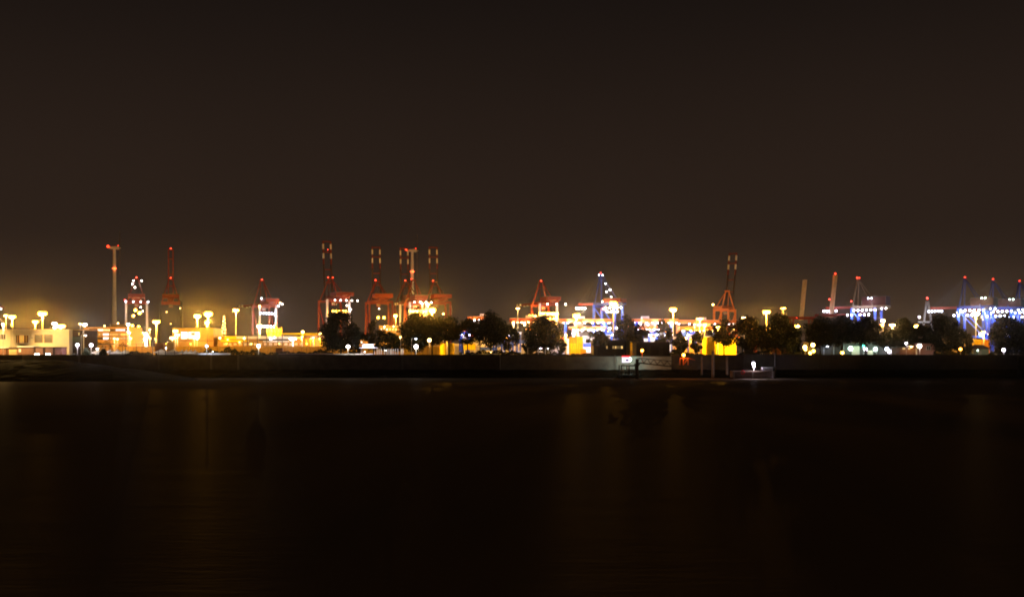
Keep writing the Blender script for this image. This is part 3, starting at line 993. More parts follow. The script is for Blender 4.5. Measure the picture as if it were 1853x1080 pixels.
gantry(1012, 1106, 577, 6, 870, 'long orange gantry beam just right of the round tree', BLUE, 9, WHITE, 260)
gantry(1030, 1096, 591, 5, 770, 'lower orange gantry below the long beam right of the round tree', PALE, 7, LILAC, 300)
gantry(1140, 1226, 577, 6, 880, 'orange gantry behind the two sparse trees by the dark sheds', BLUE, 8, LILAC, 260)
gantry(1212, 1332, 579, 6, 920, 'long orange gantry reaching behind the leaning crane', ORANGE, 5, LILAC, 60)
gantry(1228, 1302, 591, 6, 740, 'low bright orange gantry left of the brilliant yellow stack', BLUE, 6, WARM, 180)
gantry(1138, 1196, 590, 5, 760, 'low gantry hidden by the sparse tree crown over the dark sheds', BLUE, 7, LILAC, 300)
gantry(922, 978, 576, 6, 840, 'red gantry between the broad crown and the round tree', PALE, 6, WARM, 300, RED)
gantry(846, 890, 573, 5, 860, 'gantry with lilac lamps above the sparse trees in the middle', BLUE, 5, LILAC, 90)
gantry(1320, 1372, 590, 5, 760, 'short gantry behind the tree right of the brilliant yellow stack', RED, 5, WARM, 60, RED)


# straddle carriers
def carrier(px, D, label, legm, col):
    t = thing('straddle_carrier', label, 'straddle carrier', (PX(px, D), D, GZ), random.uniform(-0.3, 0.3), 'straddle carriers in the yard')
    for x in (-2.2, 2.2):
        for y in (-4.5, 4.5):
            MB().bar((x, y, 1.2), (x, y, 12), 0.8).build('leg', legm, t)
        wh = MB()
        for y in (-4.5, -1.5, 1.5, 4.5):
            wh.tube((x - 0.3, y, 0.75), (x + 0.3, y, 0.75), 0.75, n=10)
        wh.build('wheels', BLACKRB, t)
        MB().span(x - 0.5, x + 0.5, -5.5, 5.5, 1.3, 2.1).build('side_frame', legm, t)
    MB().span(-2.7, 2.7, -5.4, 5.4, 12.02, 13.2).build('top_frame', legm, t)
    cb = MB().span(-1.2, 1.2, -6.4, -4.9, 9.4, 11.6).build('cab', WHITEP, t)
    MB().span(-1.05, 1.05, -6.46, -6.41, 10.1, 11.3).build('windscreen', GLASS, cb)
    for x in (-2.3, 2.3):
        bulb(t, (x, -5.9, 11.4), 0.55, col, 60, 'floodlight')
    bulb(t, (0, 0, 13.7), 0.35, AMBER, 2, 'beacon', 'oct')
    return t


carrier(840, 600, 'straddle carrier with cool lamps under the glowing red stack', BLUE, COOL)
carrier(903, 560, 'blue straddle carrier seen through the broad tree crown', BLUE, COOL)
carrier(932, 600, 'blue straddle carrier with lilac lamps left of the floodlit gap', BLUE, LILAC)
carrier(1100, 610, 'blue straddle carrier behind the left dark shed', BLUE, COOL)
carrier(1175, 600, 'blue straddle carrier above the right dark shed', BLUE, COOL)
carrier(1205, 620, 'blue straddle carrier right of the dark sheds', BLUE, COOL)
carrier(1252, 600, 'blue straddle carrier beside the narrow dark tree', BLUE, LILAC)
carrier(1400, 620, 'straddle carrier with faint lamps behind the leafy trees', RED, WARM)


# ------------------------------------------------------------------ buildings
def bld(name, label, D, px0, px1, py_top, depth, wallm, cat='building', roofm=ROOFD, over=0.25, base=GZ):
    """box building; returns thing whose local origin is the facade's centre at ground level"""
    x0, x1 = PX(px0, D), PX(px1, D)
    t = thing(name, label, cat, ((x0 + x1) / 2, D, base))
    w = x1 - x0
    h = PZ(py_top, D) - base
    MB().span(-w / 2, w / 2, 0, depth, 0, h - 0.35).build('wall', wallm, t)
    MB().span(-w / 2 - over, w / 2 + over, -over, depth + over, h - 0.345, h).build('roof', roofm, t)
    t['w'] = w
    return t


def win(t, D, pxc, px0, px1, py0, py1, lit=None, S=1.0, framem=WHITEP, base=GZ, mull=1, y=-0.03, sample=False):
    """window on a facade: frame set proud, pane a sub-part"""
    ox = t.location.x
    x0, x1 = PX(px0, D) - ox, PX(px1, D) - ox
    z0, z1 = PZ(py1, D) - base, PZ(py0, D) - base
    f = MB()
    b = min(0.14, (x1 - x0) * 0.1)
    f.span(x0, x1, y - 0.12, y + 0.02, z0, z0 + b).span(x0, x1, y - 0.12, y + 0.02, z1 - b, z1)
    f.span(x0, x0 + b, y - 0.12, y + 0.02, z0 + b, z1 - b).span(x1 - b, x1, y - 0.12, y + 0.02, z0 + b, z1 - b)
    for i in range(mull):
        xm = x0 + (x1 - x0) * (i + 1) / (mull + 1)
        f.span(xm - b / 2, xm + b / 2, y - 0.11, y + 0.02, z0 + b, z1 - b)
    fo = f.build('window', framem, t)
    pm = GLASS if lit is None else emit(lit, S, sample)
    MB().span(x0 + b * 0.5, x1 - b * 0.5, y - 0.03, y - 0.01, z0 + b * 0.5, z1 - b * 0.5).build('pane', pm, fo)
    return fo


# 1 cream office
D = 375
t = bld('office_building', 'cream two storey building with flat roof at the left edge', D, -70, 125, 595.5, 14, CREAM, roofm=CREAM, over=0.12)
win(t, D, 0, -8, 11, 604, 614.5, mull=1)
wf = win(t, D, 0, 28.5, 52.5, 606, 621, lit=(1.0, 0.42, 0.04), S=0.75, mull=0)
ox = t.location.x
for a, b in ((29.3, 32), (32.6, 35.5), (44, 47.5), (48.2, 51.8)):
    MB().span(PX(a, D) - ox, PX(b, D) - ox, -0.2, -0.17, PZ(620.3, D) - GZ, PZ(606.6, D) - GZ).build('curtain', mat('brown_curtain', (0.30, 0.13, 0.05)), wf)
win(t, D, 0, 62.5, 77.5, 605, 620, mull=0, framem=OCHRE)
win(t, D, 0, 80, 95, 605, 620, mull=0, framem=OCHRE)
MB().span(PX(57.3, D) - ox, PX(58.6, D) - ox, -0.1, 0, PZ(612, D) - GZ, PZ(610.3, D) - GZ).build('vent', DARKST, t)
for px in (-30, 20.5):
    MB().tube((PX(px, D) - ox, -0.16, 0), (PX(px, D) - ox, -0.16, PZ(596, D) - GZ), 0.09, n=6).build('downpipe', GREYST, t)
for a, b_, c in ((89.5, 585.3, 0.45), (94.8, 585.3, 0.45), (92, 592.6, 0.5)):
    MB().bar((PX(a, D) - ox, 3, PZ(596, D) - GZ), (PX(a, D) - ox, 3, PZ(b_ + 1, D) - GZ), 0.08).build('antenna_pole', DARKST, t)
    bulb(t, (PX(a, D) - ox, 3, PZ(b_, D) - GZ), c, WHITE, 10, 'roof_lamp')
MB().span(PX(11, D) - ox, PX(15, D) - ox, 4, 5, PZ(596, D) - GZ, PZ(591, D) - GZ).build('roof_vent', DARKST, t)
# sheds in front of it
D = 363
def shed(px0, px1, py, m, label, doors=(), dm=WHITEP, roofm=ROOFD, D=D, name='low_shed'):
    t = bld(name, label, D, px0, px1, py, 4, m, 'shed', roofm, 0.15)
    ox = t.location.x
    for a, b, pt in doors:
        d = MB().span(PX(a, D) - ox, PX(b, D) - ox, -0.1, -0.02, 0, PZ(pt, D) - GZ).build('door', dm, t)
        mb = MB()
        z1 = PZ(pt, D) - GZ
        for i in range(5):
            mb.span(PX(a, D) - ox + 0.06, PX(b, D) - ox - 0.06, -0.13, -0.098, z1 * (i + 0.1) / 5, z1 * (i + 0.85) / 5)
        mb.build('door_panel', dm, d)
    return t


shed(-30, 15.6, 628, BROWN, 'brown low shed with white roof edge at the left picture edge', roofm=WHITEP)
shed(16.4, 31, 628.5, mat('mustard_cladding', (0.62, 0.42, 0.20)), 'mustard low shed between two brown sheds', doors=((18, 30, 633.5),), dm=_M['mustard_cladding'])
tb = shed(31.8, 61, 626.2, BROWN, 'longer brown shed with white roof edge and small notice', roofm=WHITEP)
MB().span(PX(34, D) - tb.location.x, PX(38, D) - tb.location.x, -0.06, -0.01, PZ(637, D) - GZ, PZ(631.5, D) - GZ).build('notice', WHITEP, tb)
shed(62, 99.5, 627.6, mat('dark_garage', (0.10, 0.06, 0.05)), 'dark garage with two pale roller doors below the cream building', doors=((65, 78, 629), (82.5, 95.5, 629)), dm=mat('pink_door', (0.48, 0.27, 0.20)))
shed(100, 112, 627.6, mat('plum_cladding', (0.24, 0.12, 0.13)), 'plum coloured hut at the right end of the garages')
for i, (px, lab) in enumerate(((64.3, 'first'), (69.5, 'second'), (84, 'third'), (89.5, 'last'))):
    t = thing('ground_lamp', '%s white ground lamp from the left before the garage doors' % lab, 'lamp', (PX(px, 357), 357, GZ), 0, 'white ground lamps before the garages')
    MB().tube((0, 0, 0), (0, 0, 0.42), 0.12, 0.1, 8).build('stem', GREYST, t)
    bulb(t, (0, 0, 0.75), 0.3, WHITE, 8, 'globe', 'ball', gl=9)

# 2 dark glass building
D = 378
t = bld('glass_building', 'dark glass fronted building with pale frame right of the cream building', D, 124, 152.5, 596, 12, DKWALL, roofm=OCHRE)
ox = t.location.x
for a, b, c0, c1, m in ((125, 146, 599, 608.6, BROWN), (125, 146, 609.2, 619.6, GRNWALL), (125, 146, 620.2, 631, GLASS)):
    MB().span(PX(a, D) - ox, PX(b, D) - ox, -0.12, -0.02, PZ(c1, D) - GZ, PZ(c0, D) - GZ).build('facade_panel', m, t)
MB().span(PX(123.6, D) - ox, PX(125, D) - ox, -0.4, -0.0, 0, PZ(597, D) - GZ).build('column', CREAM, t)
MB().span(PX(151, D) - ox, PX(152.6, D) - ox, -0.4, -0.0, 0, PZ(597, D) - GZ).build('column', GREYST, t)
MB().span(PX(125, D) - ox, PX(136, D) - ox, -0.5, -0.13, 0.6, 1.1).build('bench_ledge', CONC2, t)
for py in (602.5, 605):
    lit_pane('window', t, PX(142.4, D) - ox, PX(144, D) - ox, -0.14, PZ(py + 1, D) - GZ, PZ(py - 0.6, D) - GZ, (1, 0.7, 0.1), 1.5)

# 3 far office block, three storeys of strip windows
D = 700
t = bld('office_block', 'far three storey office block with rows of small lit windows', D, 150, 234, 591, 24, OCHRE)
ox = t.location.x
for r_, (py0, py1) in enumerate(((595.2, 599.0), (603.2, 606.8), (610.2, 614.0))):
    MB().span(-t['w'] / 2 + 0.2, t['w'] / 2 - 0.2, -0.05, -0.01, PZ(py1 + 0.6, D) - GZ, PZ(py0 - 0.6, D) - GZ).build('window_band', DKWALL, t)
    n = 32
    for i in range(n):
        px = 153 + i * 2.5
        lit, S = None, 0
        if r_ == 0:
            if 176 < px < 199:
                lit, S = (WHITE, 2.6) if px < 188 else ((1, .8, .35), 1.6)
            elif 210 < px < 226:
                lit, S = COOL, 1.8
            elif px < 162:
                lit, S = SODIUM, 0.8
        elif r_ == 1:
            lit, S = (SODIUM, random.choice((0.05, 0.4, 1.2, 2.2)))
            if 187 < px < 196:
                lit, S = WHITE, 4
            elif 198 < px < 212:
                S = 0.9
            elif px > 220:
                S = 2.0
        else:
            if 187 < px < 196:
                lit, S = WHITE, 4
            elif px > 200:
                lit, S = SODIUM, random.choice((0.02, 0.3))
        win(t, D, 0, px - 0.95, px + 0.95, py0, py1, lit, S, framem=DKWALL, mull=0, y=-0.08)
MB().span(PX(198, D) - ox, PX(222, D) - ox, 4, 12, PZ(591, D) - GZ, PZ(586.5, D) - GZ).build('plant_room', ROOFD, t)
for px in (187.5, 197.5):
    MB().bar((PX(px, D) - ox, 2, PZ(591, D) - GZ), (PX(px, D) - ox, 2, PZ(586, D) - GZ), 0.3).build('mast', GREYST, t)
bulb(t, (PX(187.5, D) - ox, 1.5, PZ(589.5, D) - GZ), 0.5, WARM, 12, 'roof_lamp')
bulb(t, (PX(210, D) - ox, 3.5, PZ(584.5, D) - GZ), 0.5, WARM, 12, 'roof_lamp')
D = 600
for px, py, lab, c in ((162, 613, 'orange lamp mast before the left end of the far office block', WARM), (207, 612.5, 'left of two close orange lamp masts before the office block', WARM),
                       (212.5, 613.5, 'right of two close orange lamp masts before the office block', WARM), (234.5, 602, 'white lamp mast at the right corner of the office block', WHITE),
                       (236.5, 612, 'lower orange lamp mast at the right corner of the office block', WARM), (271, 596, 'small lamp mast at the right foot of the pale legged crane', WARM),
                       (271.5, 612, 'small orange lamp mast left of the dark crane foot', SODIUM), (281.5, 613, 'faint orange lamp mast under the yellow floodlight', SODIUM),
                       (259, 602, 'yellow lamp mast within the pale legged crane portal', SODIUM)):
    mast(px, py, D, 40, lab, c, 2, 0.55, 0.5, group='small lamp masts in the yard')
for px, py, I in ((264, 604, 150), (266, 609, 150), (263, 614, 190)):
    mast(px, py, 640, I, {604: 'top lamp mast of the white blob right of the crane portal', 609: 'middle lamp mast of the white blob right of the crane portal', 614: 'lowest and widest lamp mast of the white blob by the crane portal'}[py],
         WHITE, 3, 0.9, 1.0, group='small lamp masts in the yard')
bulb

# flat canopy in front of the office
t = thing('canopy', 'long thin flat canopy before the far office block', 'canopy', (PX(188, 430), 430, GZ))
w = PX(212, 430) - PX(166, 430)
MB().span(-w / 2, w / 2, -2, 2, PZ(623, 430) - GZ, PZ(621.4, 430) - GZ).build('roof', WHITEP, t)
for i in range(5):
    x = -w / 2 + 0.3 + (w - 0.6) * i / 4
    MB().bar((x, 0, 0), (x, 0, PZ(623, 430) - GZ), 0.16).build('post', GREYST, t)

# 4 yellow building with big window
D = 600
t = bld('control_building', 'orange lit building with two bright window bays below the blazing masts', D, 312, 386, 592.5, 18, OCHRE, roofm=ROOFD, over=0.9)
ox = t.location.x
win(t, D, 0, 327.5, 339.5, 600, 613, WHITE, 3.0, framem=OCHRE, mull=0)
win(t, D, 0, 340.5, 362, 600, 613, (1, 0.8, 0.5), 2.4, framem=OCHRE, mull=1)
MB().span(PX(346, D) - ox, PX(353, D) - ox, -0.3, -0.2, PZ(606.5, D) - GZ, PZ(602, D) - GZ).build('blind', mat('mauve_blind', (0.5, 0.22, 0.25)), t)
MB().span(-t['w'] / 2, t['w'] / 2, -0.3, -0.05, PZ(617, D) - GZ, PZ(615.5, D) - GZ).build('ledge', BROWN, t)
for px, py in ((355, 611), (359.5, 612.5)):
    MB().bar((PX(px, D) - ox, -3, 0), (PX(px, D) - ox, -3, PZ(py, D) - GZ), 0.2).build('lamp_pole', WHITEP, t)
    bulb(t, (PX(px, D) - ox, -3, PZ(py, D) - GZ), 0.9, WARM, 160, 'lamp', gl=25)
for px, py, I, lab in ((318, 599, 70, 'top'), (321, 606, 80, 'middle'), (312, 611.5, 60, 'lowest')):
    mast(px, py, 585, I, '%s white mast of the glare at the left end of the orange building' % lab, WARM, 3, 1.0, 1.3, group='small lamp masts in the yard')

# 5 warehouse complex

D = 600
t = bld('warehouse', 'long yellow lit warehouse with pale canopy bands left of the trees', D, 394, 590, 608, 40, OCHRE, roofm=GREYST, over=0.6)
ox = t.location.x
def wspan(a, b, y0, y1, c0, c1, name, m, par=None):
    return MB().span(PX(a, D) - ox, PX(b, D) - ox, y0, y1, PZ(c1, D) - GZ, PZ(c0, D) - GZ).build(name, m, par or t)


wspan(405, 545, -3.5, -3.2, 605.6, 607.0, 'roof_beam', DARKST)
wspan(430, 546, -2.2, -0.1, 608.6, 613.2, 'canopy_band', WHITEP)
wspan(408, 429.5, -2.2, -0.1, 608.4, 613.6, 'canopy_band', YELLOWP)
wspan(470, 522, -2.0, -0.1, 613.4, 616.4, 'dark_band', DARKST)  # solid dark strip below the canopy band
wspan(478, 524, -2.4, -0.1, 616.6, 618.8, 'lower_canopy', WHITEP)
wspan(402, 450, -2.6, -0.1, 615.5, 618.4, 'lower_canopy', YELLOWP)
for px in (443, 450, 468, 485, 505, 513):
    MB().bar((PX(px, D) - ox, -3.0, 0), (PX(px, D) - ox, -3.0, PZ(606, D) - GZ), 0.35).build('column', DARKST, t)
for px in (553, 561, 568, 579, 586):
    wspan(px, px + 1.6, -0.6, -0.05, 613, 631, 'pilaster', YELLOWP)
wspan(552, 589, -0.5, -0.02, 606.5, 611.5, 'fascia', BROWN)
rf = wspan(508, 580, 6, 26, 602.0, 606.0, 'roof_monitor', YELLOWP)
for i in range(16):
    px = 404 + i * 9.2
    win(t, D, 0, px, px + 6, 620, 625, SODIUM, random.choice((0.15, 0.3, 0.6)), framem=BROWN, mull=1)
bulb(t, (PX(546, D) - ox, 3, PZ(600.5, D) - GZ), 0.9, WARM, 80, 'roof_lamp', gl=20)
bulb(t, (PX(580, D) - ox, -1.4, PZ(604, D) - GZ), 0.8, WARM, 90, 'wall_lamp', gl=22)
bulb(t, (PX(415, D) - ox, -3.4, PZ(614.4, D) - GZ), 0.6, SODIUM, 60, 'wall_lamp', gl=15)
bulb(t, (PX(436, D) - ox, -3.4, PZ(619, D) - GZ), 0.6, SODIUM, 60, 'wall_lamp', gl=15)
bulb(t, (PX(548, D) - ox, -3.4, PZ(613, D) - GZ), 0.7, SODIUM, 120, 'wall_lamp', gl=30)
bulb(t, (PX(564, D) - ox, -2.0, PZ(613, D) - GZ), 0.5, SODIUM, 160, 'wall_lamp', gl=40)
bulb(t, (PX(579, D) - ox, -2.0, PZ(613, D) - GZ), 0.5, SODIUM, 160, 'wall_lamp', gl=40)
bulb(t, (PX(500, D) - ox, -5, PZ(611, D) - GZ), 0.5, WHITE, 120, 'wall_lamp', gl=14)
# yellow plant on top
t = thing('process_plant', 'yellow lit plant of stacked tanks and platforms above the warehouse roof', 'plant', (PX(499, 660), 660, GZ))
b0 = PZ(606, 660) - GZ
MB().span(-4.3, 4.3, -4, 4, 0, b0).build('base_frame', YELLOWP, t)
for a, b_, zt_ in ((-4.2, -1.8, 592), (-1.2, 0.6, 590), (1.2, 4.2, 596)):
    MB().tube(((a + b_) / 2, 0, b0), ((a + b_) / 2, 0, PZ(zt_, 660) - GZ), (b_ - a) / 2, n=12).build('tank', YELLOWP, t)
for z in (2.0, 4.0):
    MB().span(-4.8, 4.8, -3.6, -3.2, b0 + z, b0 + z + 0.25).build('platform', OCHRE, t)
for x in (-4.6, -1.5, 1.5, 4.6):
    MB().bar((x, -3.4, b0), (x, -3.4, b0 + 5.2), 0.2).build('post', YELLOWP, t)
MB().bar((0.3, 0, b0 + 5), (0.3, 0, PZ(585, 660) - GZ), 0.3).build('stack', DARKST, t)
bulb(t, (0.3, 0, PZ(584, 660) - GZ), 0.6, REDL, 5, 'warning_light', 'oct')
for (D, a, b_, py, m, lab, wy, n_) in ((640, 604, 660, 611, OCHRE, 'ochre yard building glimpsed under the big round tree', 617, 9),
                                       (900, 686, 722, 589, OCHRE, 'pale block between the crane feet above the low bushy tree', 594, 6),
                                       (660, 722, 800, 606, mat('sand_cladding', (0.52, 0.36, 0.17)), 'sand coloured yard building behind the wide dark trees', 613, 12),
                                       (620, 1228, 1268, 610, OCHRE, 'ochre yard building right of the dense small tree', 616, 6),
                                       (640, 1700, 1762, 612, mat('sand_cladding', (0.5, 0.4, 0.3)), 'yard building behind the large tree by the ochre stack', 618, 9)):
    t = bld('yard_building', lab, D, a, b_, py, 16, m, roofm=GREYST, over=0.4)
    for i in range(n_):
        px = a + 2 + (b_ - a - 4) * i / n_
        win(t, D, 0, px, px + (b_ - a - 4) / n_ * 0.62, wy, wy + 4, random.choice((SODIUM, WARM, WHITE)), random.choice((0.1, 0.4, 1.2, 2.2)), framem=BROWN, mull=0)
    for i in range(2):
        px = a + (b_ - a) * (0.3 + 0.45 * i)
        bulb(t, (PX(px, D) - t.location.x, -3.0, PZ(py + 2, D) - GZ), 0.7, WARM, 90, 'wall_lamp', gl=70)
# low perimeter wall lit yellow
D = 520
t = thing('boundary_wall', 'low yellow lit boundary wall running below the yard buildings', 'wall', (0, D, GZ))
px = 212
while px < 800:
    p1 = px + 15.2
    MB().span(PX(px, D), PX(p1, D) - 0.25, 0, 0.4, 0, PZ(627, D) - GZ).build('wall_panel', mat('yellow_stucco', (0.72, 0.50, 0.14)), t)
    MB().span(PX(p1, D) - 0.24, PX(p1, D) - 0.01, -0.1, 0.5, 0, PZ(626.4, D) - GZ).build('pier', OCHRE, t)
    px = p1
for px, lab in ((232, 'first'), (300, 'second'), (345, 'third'), (410, 'fourth'), (455, 'fifth'), (505, 'sixth'), (555, 'seventh'), (588, 'eighth'), (640, 'ninth'), (700, 'tenth'), (765, 'last')):
    o = post(px, 622, 508, 40, '%s small sodium lamp from the left along the low yellow boundary wall' % lab, SODIUM, 0.30, polem=DARKST, group='sodium lamps along the boundary wall')
# brown truck-like crates in front
for i, (a, b_, py, m, lab) in enumerate(((500, 512, 629.5, BROWN, 'brown box container against the yellow boundary wall'), (282, 297, 620.5, BROWN, 'long brown box trailer left of the orange building'),
                                        (303, 316, 618.5, mat('dull_cream', (0.6, 0.5, 0.4)), 'cream box trailer beside the brown one at the orange building'))):
    Dq = 480
    t = thing('box_trailer', lab, 'trailer', (PX((a + b_) / 2, Dq), Dq, GZ), 0, 'box trailers in the yard')
    w = PX(b_, Dq) - PX(a, Dq)
    MB().span(-w / 2, w / 2, -1.2, 1.2, 1.0, PZ(py, Dq) - GZ).build('body', m, t)
    wh = MB()
    for x in (-w * 0.3, -w * 0.15, w * 0.35):
        wh.tube((x, -1.25, 0.5), (x, -0.95, 0.5), 0.5, n=10)
    wh.build('wheels', BLACKRB, t)
    MB().span(-w / 2, w / 2, -0.9, 0.9, 0.55, 0.98).build('chassis', DARKST, t)
    ribs = MB()
    for k in range(6):
        ribs.span(-w / 2 + w * (k + 0.4) / 6, -w / 2 + w * (k + 0.6) / 6, -1.28, -1.2, 1.1, PZ(py, Dq) - GZ - 0.1)
    ribs.build('rib', m, t)


# tents
def tent(px0, px1, py_peak, py_eave, n, D, label, base=GZ):
    x0, x1 = PX(px0, D), PX(px1, D)
    w = x1 - x0
    t = thing('marquee_tent', label, 'tent', ((x0 + x1) / 2, D, base), 0, 'white tents behind the flood wall')
    zp, ze = PZ(py_peak, D) - base, PZ(py_eave, D) - base
    bw_ = w / n
    for i in range(n):
        xa = -w / 2 + i * bw_
        xm, xb = xa + bw_ / 2, xa + bw_
        vs = []
        # concave pagoda profile
        for f, zf in ((0, 0), (0.3, 0.18), (0.6, 0.45), (0.85, 0.75), (1, 1)):
            k = 1 - f
            z = ze + (zp - ze) * zf
            for sx_, sy in ((-1, -1), (1, -1), (1, 1), (-1, 1)):
                vs.append((xm + sx_ * bw_ / 2 * k, 2.2 + sy * 2.2 * k, z))
        fs = []
        for L in range(4):
            for j in range(4):
                fs.append((L * 4 + j, L * 4 + (j + 1) % 4, L * 4 + 4 + (j + 1) % 4, L * 4 + 4 + j))
        MB().add(vs, fs).build('canopy', CANVAS, t)
        MB().span(xa + 0.02, xb - 0.02, -0.04, 0, ze - 0.3, ze).build('valance', CANVAS, t)
        MB().bar((xa + 0.05, 0.05, 0), (xa + 0.05, 0.05, ze - 0.01), 0.09).build('post', GREYST, t)
    MB().span(-w / 2 + 0.05, w / 2 - 0.05, 4.1, 4.2, 0, ze - 0.02).build('back_cloth', CANVAS, t)
    return t


tent(163, 184, 631, 638, 1, 365.5, 'single sloping white tent lit hard by the lamp post')
tent(188, 230, 631.5, 637.5, 3, 365.5, 'row of three grey white peaked tents right of the lit one')
tent(277, 321, 631, 637, 2, 365.5, 'pair of broad pale tents behind the pipe railing')
tent(322, 354, 632, 638, 4, 365.5, 'row of four small shaded tents ending left of the white kerb')
post(300, 629.5, 358.5, 90, 'added short white lamp before the broad pale tents', WHITE, 0.28, polem=DARKST)  # extra lamp put in to whiten the tent fronts
post(176, 631.0, 358.5, 110, 'added short white lamp before the single sloping tent', WHITE, 0.28, polem=DARKST)  # second added lamp, brightens the sloping tent

# pipe railing & poles
t = thing('pipe_railing', 'dark pipe railing with tall posts before the broad tents', 'railing', (0, 353.5, GZ))
for px, py in ((222, 627), (247, 622), (276, 621), (287, 634), (299, 622), (316, 634), (331, 633)):
    MB().bar((PX(px, 353.5), 0, 0), (PX(px, 353.5), 0, PZ(py, 353.5) - GZ), 0.14).build('post', DARKST, t)
for a, b_, py in ((222, 283, 622.6), (246, 300, 628), (276, 331, 638), (276, 300, 632)):
    MB().bar((PX(a, 353.5), 0.12, PZ(py, 353.5) - GZ), (PX(b_, 353.5), 0.12, PZ(py, 353.5) - GZ), 0.1).build('rail', DARKST, t)
for px, py, lab in ((276.6, 590, 'thin dark flagpole left of the dark crane foot'), (299.5, 588, 'thin dark flagpole in front of the dark crane'), (199, 592, 'thin brown flagpole before the far office block'),
                    (375.5, 605, 'dark pole with short crossarm above the bluish lamp post'), (227, 588, 'thin flagpole before the right end of the office block')):
    t = thing('flagpole', lab, 'pole', (PX(px, 356), 356, GZ), 0, 'bare poles behind the flood wall')
    hz_ = PZ(py, 356) - GZ
    MB().tube((0, 0, 0), (0, 0, hz_), 0.11, 0.06, 6).build('pole', DARKST, t)
    MB().tube((0, 0, hz_), (0, 0, hz_ + 0.2), 0.1, 0.02, 6).build('finial', DARKST, t)
    if px == 375.5:
        MB().bar((-0.9, 0, hz_ - 1.6), (0.9, 0, hz_ - 1.6), 0.1).build('crossarm', DARKST, t)

# pale kerb strips on top of the wall's rear edge
for a, b_, py, lab, m in ((358, 416, 638.8, 'white kerb wall at the foot of the bluish lamp post', WHITEP), (504, 604, 639.4, 'long dull kerb wall left of the big round tree', mat('dull_kerb', (0.30, 0.22, 0.17))),
                          (606, 642, 640, 'greyish kerb wall below the white lamp post', CONC2), (642.5, 675, 639.6, 'brilliant white kerb wall left of the white posts', WHITEP), (852, 905, 640.2, 'thin pale kerb wall under the broad crown', CONC2)):
    t = thing('kerb_wall', lab, 'kerb', (PX((a + b_) / 2, 354), 354, GZ), 0, 'low kerb walls behind the flood wall')
    w = PX(b_, 354) - PX(a, 354)
    n = max(2, int(w / 2.4))
    for i in range(n):
        MB().span(-w / 2 + w * i / n + 0.015, -w / 2 + w * (i + 1) / n - 0.015, 0, 0.5, 0, PZ(py, 354) - GZ).build('kerb_stone', m, t)
post(660, 636.5, 352.6, 14, 'tiny added white bollard lamp before the brilliant kerb wall', WHITE, 0.16, polem=DARKST)  # lamp added to light the kerb wall
post(385, 636.0, 352.6, 6, 'tiny added bollard lamp before the white kerb wall', WHITE, 0.14, polem=DARKST)  # added likewise, for light on the white kerb
post(888, 637, 352.6, 5, 'tiny added bollard lamp before the thin pale kerb wall', WARM, 0.14, polem=DARKST)  # added likewise, for light on the pale kerb
# white posts
for i, px in enumerate((682.5, 686, 690, 695.5, 700, 702.5, 706, 708.5, 711.5, 715.5, 720, 726, 729)):
    Dp = 354.2
    o = MB().tube((0, 0, 0), (0, 0, PZ(631.8 + (i % 3) * 0.4, Dp) - GZ), 0.15, 0.14, 8).tube((0, 0, PZ(631.8 + (i % 3) * 0.4, Dp) - GZ), (0, 0, PZ(631.0, Dp) - GZ), 0.2, 0.08, 8).build('mooring_post', WHITEP, None, (PX(px, Dp), Dp, GZ))
    tag(o, '%s slim white post from the left in the cluster by the brilliant kerb' % ('first', 'second', 'third', 'fourth', 'fifth', 'sixth', 'seventh', 'eighth', 'ninth', 'tenth', 'eleventh', 'twelfth', 'last')[i], 'post', 'white posts right of the brilliant kerb')
o = MB().span(-1.6, 1.6, -0.4, 0.4, 0, 0.5).span(-1.2, 1.2, -0.3, 0.3, 0.5, 0.8).build('stone_bench', WHITEP, None, (PX(712, 353.6), 353.6, GZ))
tag(o, 'pale stone bench at the foot of the white posts', 'bench')
post(698, 634, 352.8, 8, 'tiny bollard lamp among the white posts', WHITE, 0.14, polem=DARKST)
# white lit pavilion
D = 372
t = thing('pavilion', 'small brilliant white truss pavilion under the thin trees', 'pavilion', (PX(668, D), D, GZ))
xl, xr = PX(651, D) - PX(668, D), PX(684, D) - PX(668, D)
zb_, zt_ = PZ(629.8, D) - GZ, PZ(622.2, D) - GZ
xa, xb = PX(656, D) - PX(668, D), PX(677, D) - PX(668, D)
MB().add([(xl, -1.5, zb_), (xr, -1.5, zb_), (xr, 3, zb_), (xl, 3, zb_), (xl, -1.5, zb_ + 0.25), (xr, -1.5, zb_ + 0.25), (xr, 3, zb_ + 0.25), (xl, 3, zb_ + 0.25)],
         [(0, 3, 2, 1), (4, 5, 6, 7), (0, 1, 5, 4), (1, 2, 6, 5), (2, 3, 7, 6), (3, 0, 4, 7)]).build('deck_roof', WHITEP, t)
MB().span(xa, xb, -1.2, 2.6, zt_ - 0.3, zt_).build('top_roof', WHITEP, t)
nt_ = 6
for i in range(nt_):
    x0 = xa + (xb - xa) * i / nt_
    x1 = xa + (xb - xa) * (i + 1) / nt_
    MB().bar((x0, -1.2, zb_ + 0.25), ((x0 + x1) / 2, -1.2, zt_ - 0.3), 0.22).build('truss_web', WHITEP, t)
    MB().bar(((x0 + x1) / 2, -1.2, zt_ - 0.3), (x1, -1.2, zb_ + 0.25), 0.22).build('truss_web', WHITEP, t)
MB().span(xa, xb, 0.4, 0.6, zb_ + 0.26, zt_ - 0.31).build('back_panel', WHITEP, t)
for x in (xa, xb, xl + 0.4, xr - 0.4):
    MB().bar((x, 1, 0), (x, 1, zb_ - 0.01), 0.2).build('post', WHITEP, t)
for x in (xa + 1, (xa + xb) / 2 + 0.6, xb - 0.6):
    bulb(t, (x, -2.4, zb_ + 0.8), 0.16, LILAC, 13, 'spotlight')

